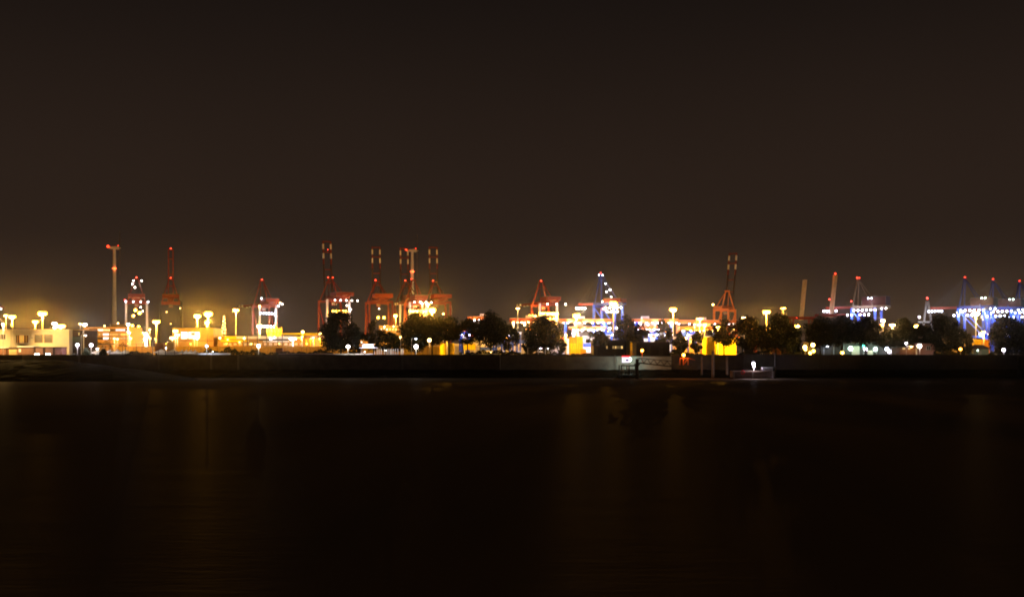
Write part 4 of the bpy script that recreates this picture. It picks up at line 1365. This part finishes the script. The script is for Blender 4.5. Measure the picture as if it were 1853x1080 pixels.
# dark sheds on the wall to the right of the small orange stack
D = 392
t = bld('dark_shed', 'left dark flat shed with a few faintly lit windows', D, 1074, 1133, 615, 14, DKWALL)
for a, b_, l in ((1097, 1099.5, 0.7), (1108, 1111.5, 0.35), (1112.2, 1115.8, 1.1), (1116.5, 1120, 0.2), (1120.6, 1122.8, 0.1), (1123.4, 1127, 1.6)):
    win(t, D, 0, a, b_, 625.6, 631, (1, 0.62, 0.2), l, framem=DKWALL, mull=1)
ox = t.location.x
MB().span(PX(1133, D) - ox + 0.02, PX(1140, D) - ox, -0.6, 6, 0, PZ(617, D) - GZ).build('green_lit_side', GRNWALL, t)  # grey-green colour stands in for green light on the shed's end
t = bld('dark_shed', 'right dark windowless shed above the gangway', D, 1152, 1212, 618, 14, DKWALL)
for px in (1170, 1192):
    ox = t.location.x
    MB().span(PX(px, D) - ox, PX(px + 8, D) - ox, -0.08, -0.02, 0, PZ(626, D) - GZ).build('door', mat('dark_door', (0.06, 0.045, 0.04)), t)
t = bld('lit_kiosk', 'bright yellow wall in the gap between the two dark sheds', 420, 1138, 1154, 617, 4, YELLOWP, roofm=WHITEP)
MB().span(-1.3, -0.4, -0.1, -0.02, 0, 2.1).build('door', OCHRE, t)
mast(1147, 612, 412, 90, 'small mast lighting the yellow wall between the dark sheds', WARM, 2, 0.35, 0.4, group='small lamp masts in the yard')

# long low building on the right
D = 386
t = bld('lagoon_hall', 'long low dark hall with cool round lamps below the dark tree mass', D, 1476, 1622, 618.5, 16, mat('hall_wall', (0.08, 0.075, 0.06), 0.85))
t.name = 'low_hall'
ox = t.location.x
for px in (1490, 1508, 1526, 1562, 1585, 1612):
    MB().span(PX(px, D) - ox, PX(px + 1.2, D) - ox, -0.25, -0.02, 0, PZ(619.5, D) - GZ).build('pilaster', CONC2, t)
MB().span(PX(1540, D) - ox, PX(1568, D) - ox, -1.4, -0.26, PZ(620.8, D) - GZ, PZ(619.8, D) - GZ).build('awning', CREAM, t)
MB().span(PX(1541, D) - ox, PX(1554.5, D) - ox, -0.5, -0.02, 0, PZ(626, D) - GZ).build('bright_door', CREAM, t)
MB().span(PX(1569.5, D) - ox, PX(1578.5, D) - ox, -0.5, -0.26, 0, PZ(634, D) - GZ).build('bright_door', CREAM, t)
for px, py, r, c, I in ((1493, 624.3, 1.05, COOL, 30), (1535.5, 630.5, 0.95, MINT, 70), (1560, 626, 0.7, GREEN, 24), (1562.3, 631.5, 0.8, LILAC, 40), (1580.3, 631.8, 0.85, MINT, 55), (1601, 631.5, 0.8, COOL, 45), (1605.5, 636, 0.75, LILAC, 35)):
    MB().bar((PX(px, D) - ox, -0.02, PZ(py, D) - GZ + 0.3), (PX(px, D) - ox, -2.0, PZ(py, D) - GZ + 0.3), 0.1).build('lamp_arm', DARKST, t)
    bulb(t, (PX(px, D) - ox, -2.2, PZ(py, D) - GZ), r * 0.85, c, I, 'globe_lamp', 'ball', gl=I * 0.025)
# yellow cluster at 1455-1475
for px, py, r, c, I, lab in ((1456.5, 628, 0.7, WARM, 30, 'left white lamp of the cluster beside the low hall'), (1471, 624, 0.7, WARM, 30, 'upper right lamp of the cluster beside the low hall'),
                             (1457.5, 632.5, 0.5, SODIUM, 14, 'left yellow lamp of the cluster beside the low hall'), (1472, 635, 0.6, SODIUM, 20, 'right yellow lamp of the cluster beside the low hall'),
                             (1466, 638.5, 0.6, SODIUM, 18, 'lowest yellow lamp of the cluster beside the low hall')):
    post(px, py, 365, I, lab, c, r, polem=DARKST)
# right buildings
D = 372
t = bld('salmon_building', 'salmon rendered low building lit by a flaring white lamp', D, 1660, 1692, 620, 10, PINKW)
win(t, D, 0, 1676, 1684, 626, 633, mull=1)
t = bld('brown_outbuilding', 'brown low outbuilding left of the salmon wall with dim windows', D, 1628, 1659.5, 627.5, 8, BROWN)
win(t, D, 0, 1632, 1638.5, 628.6, 632.5, (1, .75, .25), 0.35, framem=BROWN, mull=0)
win(t, D, 0, 1642.5, 1648, 628.6, 632.5, (1, .75, .25), 0.35, framem=BROWN, mull=0)
MB().span(PX(1657, D) - t.location.x, PX(1659, D) - t.location.x, -0.6, -0.1, 0, PZ(623, D) - GZ).build('post', WHITEP, t)
MB().span(PX(1642, D) - t.location.x, PX(1651, D) - t.location.x, -1.2, 1, PZ(627.3, D) - GZ, PZ(625.5, D) - GZ).build('porch_roof', WHITEP, t)
bulb(t, (PX(1646, D) - t.location.x, -1.6, PZ(627.6, D) - GZ), 0.3, WARM, 8, 'porch_lamp')
D = 376
t = thing('hut', 'small pale green hut with mauve pitched roof at right', 'hut', (PX(1775, D), D, GZ))
wl = (PX(1789, D) - PX(1761, D)) / 2
ze = PZ(631.5, D) - GZ
MB().span(-wl, wl, 0, 5, 0, ze).build('wall', mat('pale_green_render', (0.50, 0.56, 0.36)), t)
zr = PZ(623.5, D) - GZ
MB().add([(-wl - 0.4, -0.4, ze + 0.01), (wl + 1.2, -0.4, ze + 0.01), (wl + 1.2, 5.4, ze + 0.01), (-wl - 0.4, 5.4, ze + 0.01), (-wl + 1.4, 2.5, zr), (wl - 1.2, 2.5, zr)],
         [(0, 1, 5, 4), (1, 2, 5), (2, 3, 4, 5), (3, 0, 4), (0, 3, 2, 1)]).build('roof', mat('mauve_roof', (0.32, 0.24, 0.32)), t)
MB().span(-1, 0.2, -0.08, -0.02, 0, ze * 0.8).build('door', CREAM, t)
post(1769, 634.0, 368, 14, 'tiny post lamp before the pale green hut', MINT, 0.2, polem=DARKST)
mast(1780, 601, 500, 260, 'sodium mast lighting the ochre stack by the hut', SODIUM, 3, 0.6, 0.7, group='small lamp masts in the yard')
# brown house under the trees with steps
D = 384
t = bld('brown_house', 'dim brown house under the dense trees with a lit corner post', D, 1396, 1446, 622, 9, BROWN)
MB().span(PX(1411, D) - t.location.x, PX(1413, D) - t.location.x, -0.5, -0.1, 0, PZ(625, D) - GZ).build('corner_post', OCHRE, t)
MB().span(PX(1402, D) - t.location.x, PX(1406, D) - t.location.x, -0.1, -0.02, 0, PZ(632, D) - GZ).build('door', DARKST, t)
bulb(t, (PX(1409, D) - t.location.x, -2.5, PZ(627, D) - GZ), 0.16, AMBER, 5, 'wall_lamp')
t = thing('step_railing', 'orange lit step railing on the wall below the dense trees', 'railing', (PX(1390, 352.2), 352.2, ztop - 0.6))
for i in range(5):
    x = PX(1376 + i * 4, 352.2) - PX(1390, 352.2)
    MB().bar((x, 0, 0), (x, 0, 1.1), 0.07).build('post', OCHRE, t)
x0, x1, x2 = (PX(p, 352.2) - PX(1390, 352.2) for p in (1376, 1391, 1402))
MB().bar((x0, 0, 1.1), (x1, 0, 1.1), 0.07).build('handrail', OCHRE, t)
MB().bar((x0, 0, 0.5), (x1, 0, 0.5), 0.05).build('handrail', OCHRE, t)
MB().bar((x1, 0, 0.1), (x2, 0, 2.0), 0.12).build('handrail', OCHRE, t)

# ------------------------------------------------------------------ landing stage, gangway and pontoon
D = 340
t = thing('landing_stage', 'small dark ferry landing stage with steel frame at the wall', 'landing stage', (PX(1138, D), D, 0))
MB().span(-3.2, 3.4, -3, 5, 0.9, 1.3).build('deck', DARKST, t)
for x in (-2.8, -0.2, 2.6):
    for y in (-2.6, 4):
        MB().tube((x, y, -1.5), (x, y, 4.4), 0.2, n=8).build('pile', PILE, t)
MB().span(-3.0, 3.0, -2.9, -2.6, 4.1, 4.5).build('beam', DARKST, t)
MB().span(-3.0, 3.0, -2.9, -2.6, 2.6, 2.75).build('rail', GREYST, t)
for x in (-1.8, -0.9, 0.9, 1.7):
    MB().bar((x, -2.75, 1.3), (x, -2.75, 2.6), 0.07).build('baluster', GREYST, t)
t2 = thing('ferry_sign', 'brightly lit sign box, red above and white below, on the landing stage', 'sign', (PX(1131, D), D - 2.6, 0))
z0, z1, z2 = PZ(655.5, D), PZ(646, D), PZ(643.2, D)
MB().span(-1.25, 1.25, -0.2, 0.2, z0, z1).build('white_panel', emit(LILAC, 1.5), t2)
MB().span(-1.32, 1.32, -0.22, 0.22, z1 + 0.01, z2).build('red_panel', emit((1, 0.02, 0.02), 1.3), t2)
for x in (-0.9, 0.9):
    MB().tube((x, 0.1, 1.3), (x, 0.1, z0 - 0.01), 0.08, n=6).build('leg', GREYST, t2)
for x in (-0.55, 0.4):
    MB().bar((x, 0, z2), (x, 0, z2 + 0.9), 0.05).build('antenna', WHITEP, t2)
MB().span(-0.1, 0.9, -0.24, -0.21, z0 + 0.5, z0 + 1.0).build('blue_mark', mat('blue_sign_paint', (0.05, 0.05, 0.5)), t2)
t = thing('stage_lamp', 'white floodlight beside the red and white sign on the landing stage', 'lamp', (PX(1142, D), D + 4.2, 1.3))
MB().tube((0, 0, 0), (0, 0, PZ(655, D) - 1.3), 0.08, n=6).build('pole', GREYST, t)
MB().tube((0, 0, PZ(646.2, D) - 1.3), (0, 0, PZ(644.8, D) - 1.3), 0.7, 0.2, 10).build('hood', GREYST, t)
bulb(t, (0, 0, PZ(650.5, D) - 1.3), 0.6, MINT, 60, 'bulb', 'ball', 1.1, light=False)
glow(t, (1.0, 0.2, PZ(651.5, D) - 1.3), MINT, 28)
o = MB().tube((0, 0, -2), (0, 0, PZ(649, D)), 0.55, 0.5, 12).tube((0, 0, PZ(660, D)), (0, 0, PZ(657.5, D)), 0.95, 0.9, 12).build('mooring_pile', PILE, None, (PX(1150.5, D), D - 3.5, 0))
tag(o, 'thick black mooring pile with collar right of the landing stage lamp', 'pile', 'mooring piles in front of the wall')
for px, py0, Dp, r, lab in ((1290, 636, 342, 0.5, 'tallest mooring pile, rising before the brilliant yellow stack'), (1315.5, 646, 346, 0.45, 'grey mooring pile right of the tallest one'), (1270, 646, 346, 0.35, 'thin mooring pile left of the tallest one'),
                            (1403, 640, 338, 0.35, 'mooring pile right of the grey pontoon hut'), (1845, 646, 340, 0.7, 'thick mooring pile at the right picture edge')):
    o = MB().tube((0, 0, -2), (0, 0, PZ(py0, Dp)), r, r * 0.9, 12).tube((0, 0, PZ(py0, Dp)), (0, 0, PZ(py0, Dp) + 0.3), r * 1.1, r * 0.3, 12).build('mooring_pile', PILE if px in (1845, 1403) else TIMBER, None, (PX(px, Dp), Dp, 0))
    tag(o, lab, 'pile', 'mooring piles in front of the wall')
# gangway: truss bridge sloping down to the right
t = thing('gangway', 'dark truss gangway sloping down right from the landing stage', 'gangway', (0, 341, 0))
Dg = 341
xa, za, xb, zb_ = PX(1153, Dg), PZ(656, Dg), PZ(0, 1), 0
xb, zb_ = PX(1262, Dg), PZ(668.5, Dg)
for y in (-1.0, 1.0):
    MB().bar((xa, y, za), (xb, y, zb_), 0.22, 0.4).build('bottom_chord', DARKST, t)
    MB().bar((xa, y, za + 1.6), (xb, y, zb_ + 1.9), 0.16, 0.2).build('top_chord', DARKST, t)
    n = 9
    for i in range(n):
        f0, f1 = i / n, (i + 1) / n
        fm = (f0 + f1) / 2
        P0 = Vector((xa + (xb - xa) * f0, y, za + (zb_ - za) * f0 + 0.2))
        P1 = Vector((xa + (xb - xa) * f1, y, za + (zb_ - za) * f1 + 0.2))
        T = Vector((xa + (xb - xa) * fm, y, za + (zb_ - za) * fm + 1.7))
        MB().bar(P0, T, 0.12).build('brace', DARKST, t)
        MB().bar(T, P1, 0.12).build('brace', DARKST, t)
MB().add([(xa, -0.85, za + 0.21), (xb, -0.85, zb_ + 0.21), (xb, 0.85, zb_ + 0.21), (xa, 0.85, za + 0.21)], [(0, 1, 2, 3)]).build('walkway', TIMBER, t)
# orange lit frame and globe at 1237
t = thing('steel_trestle', 'orange lit steel frame at the middle of the gangway', 'frame', (PX(1237, 338), 338, 0))
zf = PZ(648, 338)
OR = _M['orange_pole']
for a, b_ in ((1230.5, 1230.5), (1236, 1236), (1245, 1236.5), (1245, 1245)):
    MB().bar((PX(a, 338) - PX(1237, 338), 0, zf), (PX(b_, 338) - PX(1237, 338), 0, zf - 2.3), 0.14).build('post', OR, t)
MB().bar((PX(1230.5, 338) - PX(1237, 338), 0, zf), (PX(1246, 338) - PX(1237, 338), 0, zf), 0.16).build('crossbar', OR, t)
MB().bar((PX(1244, 338) - PX(1237, 338), 0, zf + 0.1), (PX(1258, 338) - PX(1237, 338), 0, zf - 0.6), 0.12).build('crossbar', OR, t)
post(1237, 642, 337.6, 34, 'orange globe lamp on the orange lit gangway frame', AMBER, 0.52, polem=OR, base=zf - 2.2)
# pontoon on the right
D = 336
t = thing('pontoon', 'low timber pontoon with pale edge lit by a white lamp', 'pontoon', (PX(1362, D), D, 0))
x0, x1 = PX(1326, D) - PX(1362, D), PX(1402, D) - PX(1362, D)
zt = PZ(670.5, D)
MB().span(x0, x1, 0, 4.5, 0.35, zt - 0.3).build('float', mat('pontoon_side', (0.20, 0.15, 0.14), 0.9), t)
n = 14
for i in range(n):
    MB().span(x0 + (x1 - x0) * i / n + 0.02, x0 + (x1 - x0) * (i + 1) / n - 0.02, -0.15, 4.6, zt - 0.29, zt - 0.1).build('deck_board', TIMBER, t)
MB().span(x0, PX(1379, D) - PX(1362, D), -0.3, -0.16, zt - 0.35, zt).build('edge_beam', mat('pale_timber', (0.50, 0.36, 0.26)), t)
for x in (x0 + 0.4, 0.0, x1 - 0.6):
    MB().span(x - 0.15, x + 0.15, -0.32, -0.02, 0.2, zt - 0.36).build('fender', GREYST, t)
t = thing('pontoon_hut', 'small grey ribbed hut on the right end of the pontoon', 'hut', (PX(1389.5, D), D + 0.3, zt - 0.1))
w = PX(1398.5, D) - PX(1380, D)
hh = PZ(665.3, D) - zt + 0.1
MB().span(-w / 2, w / 2, 0, 2.4, 0, hh).build('wall', mat('grey_hut', (0.34, 0.31, 0.33)), t)
MB().span(-w / 2 - 0.1, w / 2 + 0.1, -0.12, 2.5, hh + 0.01, hh + 0.14).build('roof', WHITEP, t)
for i in range(7):
    x = -w / 2 + w * (i + 0.5) / 7
    MB().span(x - 0.06, x + 0.06, -0.06, -0.005, 0.05, hh - 0.05).build('rib', GREYST, t)
o = MB()
for i in range(16):
    a0, a1 = 2 * PI * i / 16, 2 * PI * (i + 1) / 16
    o.tube((0.55 * math.cos(a0), 0, 0.55 * math.sin(a0)), (0.55 * math.cos(a1), 0, 0.55 * math.sin(a1)), 0.17, n=6, caps=False)
o = o.build('lifebuoy', REDPAINT, None, (PX(1343.5, D), D - 0.55, PZ(673.5, D)))
tag(o, 'red lifebuoy hanging on the side of the pontoon', 'lifebuoy')
t = thing('pontoon_lamp', 'white twin globe lamp standing on the pontoon', 'lamp', (PX(1364, D), D + 0.2, zt - 0.1))
MB().tube((0, 0, 0), (0, 0, PZ(664, D) - zt), 0.07, n=8).build('pole', WHITEP, t)
bulb(t, (-0.06, 0, PZ(657.7, D) - zt + 0.1), 0.52, LILAC, 34, 'globe', 'ball', gl=45)
bulb(t, (0.1, 0, PZ(662.6, D) - zt + 0.1), 0.42, LILAC, 24, 'globe', 'ball')


# ------------------------------------------------------------------ trees
def tree(px, py_top, hw, D, label, n=3600, clumps=34, trunk=0.22, py_low=None, seed=0, lf=LEAF, leaf=0.62, lean=0.0, shape=1.0, base=GZ, name='tree'):
    rnd = random.Random(seed * 131 + int(px))
    H = PZ(py_top, D) - base
    R = hw * 1.1 / FPX * D
    zlow = H * 0.22 if py_low is None else max(0.5, PZ(py_low + 5, D) - base)
    t = thing(name, label, 'tree', (PX(px, D), D, base), 0, 'dark trees on the river bank')
    zc, rz = (H + zlow) / 2, (H - zlow) / 2
    cs = []
    for i in range(clumps):
        while True:
            u = Vector((rnd.uniform(-1, 1), rnd.uniform(-1, 1), rnd.uniform(-1, 1)))
            if 0.12 < u.length < 1:
                break
        u = u.normalized() * (u.length ** 0.45) * 0.86
        taper = 1.0 if u.z < 0.1 else 1.0 - 0.25 * shape * u.z
        cs.append((Vector((u.x * R * taper + lean * u.z, u.y * R * 0.9 * taper, zc + u.z * rz)), rnd.uniform(0.20, 0.36) * min(R, rz * 1.1)))
    cs.append((Vector((lean * 0.9, 0, H - 0.12 * rz)), 0.2 * R))
    # trunk and limbs
    mb = MB()
    th = zlow + rz * 0.55
    mb.tube((0, 0, 0), (lean * 0.2, 0, th * 0.55), trunk * 1.25, trunk, 8).tube((lean * 0.2, 0, th * 0.55), (lean * 0.4, 0, th), trunk, trunk * 0.7, 8)
    top = Vector((lean * 0.4, 0, th))
    mid = Vector((lean * 0.2, 0, th * 0.6))
    for c, r in rnd.sample(cs, min(14, len(cs))):
        s = top if c.z > th else mid
        k = s.lerp(c, 0.5) + Vector((rnd.uniform(-.4, .4), rnd.uniform(-.4, .4), rnd.uniform(0, .5)))
        mb.tube(s, k, trunk * 0.42, trunk * 0.26, 6, False).tube(k, c, trunk * 0.26, trunk * 0.08, 5, False)
    mb.build('trunk', BARK, t)
    vs, fs = [], []
    wsum = sum(r ** 2 for c, r in cs)
    for c, r in cs:
        k = int(1.35 * n * r * r / wsum)
        for _ in range(k):
            g = Vector((rnd.gauss(0, 1), rnd.gauss(0, 1), rnd.gauss(0, 0.8)))
            if g.length > 2.1:
                g *= 2.1 / g.length * rnd.random() ** 0.3
            p = c + g * r * 0.66
            if p.z < 0.6:
                continue
            a = Vector((rnd.gauss(0, 1), rnd.gauss(0, 1), rnd.gauss(0, 1))).normalized()
            b = a.orthogonal().normalized()
            L = leaf * rnd.uniform(0.6, 1.35)
            i0 = len(vs)
            vs += [p - a * L * 0.6, p + b * L * 0.36, p + a * L * 0.6, p - b * L * 0.36]
            fs.append((i0, i0 + 1, i0 + 2, i0 + 3))
    me = bpy.data.meshes.new('crown')
    me.from_pydata([v[:] for v in vs], [], fs)
    me.materials.append(lf)
    o = bpy.data.objects.new('crown', me)
    COL.objects.link(o)
    o.parent = t
    return t


tree(617, 562, 31, 372, 'big round dense tree right of the yellow warehouse', 7000, 60, 0.35, 636, 1)
tree(648, 592, 10, 376, 'narrow dark tree close right of the big round tree', 1400, 16, 0.2, 634, 2)
tree(676, 580, 18, 380, 'thin see-through tree in front of the second raised boom', 1700, 22, 0.2, 628, 3)
tree(706, 601, 18, 376, 'low bushy tree left of the wide dark crown', 2400, 24, 0.2, 634, 4)
tree(752, 569, 30, 374, 'wide dark tree below the level boomed crane', 6500, 54, 0.32, 630, 5)
tree(782, 570, 24, 378, 'dark tree merging right of the wide one', 4400, 40, 0.26, 622, 6)
tree(812, 573, 20, 372, 'loose tree with visible forked trunk before yellow containers', 2000, 26, 0.26, 613, 7)
tree(846, 577, 20, 378, 'sparse tree in front of the glowing red stack', 2200, 28, 0.2, 618, 8)
tree(888, 566, 28, 372, 'broad dense crown with blue light showing through', 5200, 46, 0.3, 622, 9)
tree(921, 588, 18, 376, 'smaller loose tree right of the broad crown', 1900, 24, 0.2, 628, 10)
tree(985, 572, 31, 370, 'round tree before the glowing red crane', 7500, 60, 0.34, 634, 11)
tree(958, 611, 16, 372, 'low bush-like tree at the left foot of the round tree', 1800, 18, 0.18, 637, 12)
tree(1014, 612, 10, 372, 'small tree at the right foot of the round tree', 900, 12, 0.14, 636, 13)
tree(1081, 599, 19, 382, 'low tree with blue light behind left dark shed', 2600, 26, 0.2, 622, 14)
tree(1131, 570, 21, 400, 'sparse pointed tree rising behind the left dark shed', 2100, 30, 0.24, 616, 15)
tree(1156, 588, 20, 402, 'sparse tree rising behind the gap of the dark sheds', 1500, 22, 0.2, 616, 16)
tree(1200, 577, 14, 404, 'slim tree behind the right end of the dark sheds', 1400, 20, 0.2, 624, 17)
tree(1229, 601, 15, 376, 'dense small tree right of the dark sheds', 3200, 26, 0.22, 638, 18)
tree(1262, 598, 11, 374, 'narrow dark tree left of the brilliant yellow stack', 2200, 20, 0.2, 638, 19)
tree(1310, 578, 26, 372, 'thin tree silhouetted on the brilliant yellow stack', 2300, 30, 0.26, 622, 20)
tree(1354, 572, 24, 374, 'dense tree right of the brilliant yellow stack', 5200, 46, 0.28, 634, 21)
tree(1385, 590, 18, 376, 'lower tree between two dense ones near the steps', 2800, 26, 0.2, 636, 22)
tree(1416, 571, 30, 372, 'large dense tree above the dim brown house', 7000, 56, 0.32, 632, 23)
tree(1436, 592, 15, 378, 'dark side tree left of the low yellow floodlight', 2400, 22, 0.2, 636, 24)
tree(1484, 573, 27, 376, 'dense tree at the left end of the low hall', 6500, 52, 0.3, 622, 25, LEAF2)
tree(1523, 572, 25, 380, 'dense tree above the starry orange lamp', 6000, 50, 0.3, 620, 26, LEAF2)
tree(1566, 575, 28, 380, 'dense tree above the green lamp of the low hall', 6200, 52, 0.3, 620, 27, LEAF2)
tree(1606, 597, 20, 384, 'lower tree under the trio of lamps', 3200, 30, 0.22, 624, 28, LEAF2)
tree(1636, 576, 20, 376, 'dense tree left of the small yellow floodlight', 4600, 40, 0.26, 624, 29, LEAF2)
tree(1668, 590, 18, 380, 'tree behind the salmon building', 3200, 30, 0.22, 624, 30, LEAF2)
tree(1706, 573, 34, 374, 'large dense tree left of the ochre stack', 8500, 64, 0.36, 634, 31, LEAF2)
tree(1745, 600, 14, 376, 'dark lower tree beside the pale green hut', 2400, 22, 0.2, 637, 32, LEAF2)
tree(1824, 572, 30, 372, 'large dense tree at the right edge under the blue trio', 7500, 60, 0.34, 634, 33, LEAF2)
tree(1852, 590, 16, 378, 'partly cropped tree at the right picture edge', 3000, 28, 0.24, 634, 34, LEAF2)


def bush(px0, px1, py, D, label, n, seed, name='hedge', cat='hedge'):
    rnd = random.Random(seed)
    x0, x1 = PX(px0, D), PX(px1, D)
    w = x1 - x0
    h = PZ(py, D) - GZ
    t = thing(name, label, cat, ((x0 + x1) / 2, D, GZ), 0, 'hedges and bushes behind the flood wall')
    vs, fs = [], []
    ph = rnd.uniform(0, 6)
    for _ in range(n):
        x = rnd.uniform(-w / 2, w / 2)
        e_ = 1 - abs(x / (w / 2)) ** 4
        hh = h * (0.78 + 0.16 * math.sin(x * 1.1 + ph) + 0.08 * math.sin(x * 3.1 + ph)) * (0.35 + 0.65 * e_)
        p = Vector((x, rnd.uniform(-1.0, 1.0), hh * rnd.random() ** 0.6))
        a = Vector((rnd.gauss(0, 1), rnd.gauss(0, 1), rnd.gauss(0, 1))).normalized()
        b = a.orthogonal().normalized()
        L = rnd.uniform(0.22, 0.5)
        i0 = len(vs)
        vs += [p - a * L * 0.6, p + b * L * 0.36, p + a * L * 0.6, p - b * L * 0.36]
        fs.append((i0, i0 + 1, i0 + 2, i0 + 3))
    me = bpy.data.meshes.new('foliage')
    me.from_pydata([v[:] for v in vs], [], fs)
    me.materials.append(LEAF)
    o = bpy.data.objects.new('foliage', me)
    COL.objects.link(o)
    o.parent = t
    mb = MB()
    for i in range(max(2, int(w / 2.5))):
        x = -w / 2 + w * (i + 0.5) / max(2, int(w / 2.5))
        mb.tube((x, 0, 0), (x + rnd.uniform(-.3, .3), 0, h * 0.6), 0.06, 0.03, 5)
    mb.build('stem', BARK, t)
    return t


bush(358, 408, 631, 374, 'dark hedge behind the white kerb wall', 1500, 41)
bush(404, 432, 625, 376, 'taller ragged bush right of the white kerb wall', 1100, 42, 'bush', 'bush')
bush(428, 482, 632, 374, 'dark hedge around the round white lamp post', 1500, 43)
bush(484, 560, 634.5, 374, 'low dark hedge before the yellow boundary wall', 1500, 44)
bush(556, 604, 631.5, 376, 'dark hedge left of the big round tree', 1500, 45)
bush(166, 206, 611, 560, 'dark bushes before the far office block windows', 1500, 46, 'bush', 'bush')
bush(212, 234, 617, 540, 'dark bushes at the right end of the flat canopy', 900, 47, 'bush', 'bush')
bush(226, 276, 634.5, 358, 'dark hedge between the two groups of tents', 1500, 48)
bush(180, 192, 630.5, 355, 'round dark bush between the lit tent and the peaked tents', 800, 49, 'bush', 'bush')
bush(150, 165, 628, 362, 'dark bush between the two white lamp posts', 700, 50, 'bush', 'bush')
bush(620, 660, 634, 378, 'dark hedge behind the bright lamp under the big tree', 1000, 51)
bush(840, 945, 632, 366, 'long dark hedge under the broad crown', 3000, 52)
bush(940, 1030, 637, 364, 'low dark hedge at the foot of the round tree', 2200, 53)
bush(1030, 1076, 638.2, 362, 'low hedge before the small orange stack', 1000, 54)
bush(1205, 1275, 637, 364, 'low dark hedge right of the dark sheds', 1800, 55)
bush(1335, 1400, 634, 364, 'dark hedge below the dense trees near the steps', 2000, 56)
bush(1416, 1480, 634, 368, 'dark hedge left of the low hall', 1800, 57)
bush(1690, 1765, 634, 368, 'dark hedge right of the salmon building', 2000, 58)
bush(1786, 1880, 632, 366, 'dark hedge at the right edge', 2400, 59)

# ------------------------------------------------------------------ night haze
mb = MB().span(-1720, 1720, -190, 2620, -1.0, 172.0)
hz = mb.build('haze', None)
m = bpy.data.materials.new('haze')
m.use_nodes = True
t = m.node_tree
t.nodes.clear()
ot = t.nodes.new('ShaderNodeOutputMaterial')
vo = t.nodes.new('ShaderNodeVolumePrincipled')
vo.inputs['Density'].default_value = HAZE_DENSITY
vo.inputs['Anisotropy'].default_value = HAZE_G
vo.inputs['Color'].default_value = (0.92, 0.90, 0.88, 1)
t.links.new(vo.outputs[0], ot.inputs['Volume'])
hz.data.materials.clear()
hz.data.materials.append(m)
hz['kind'] = 'stuff'
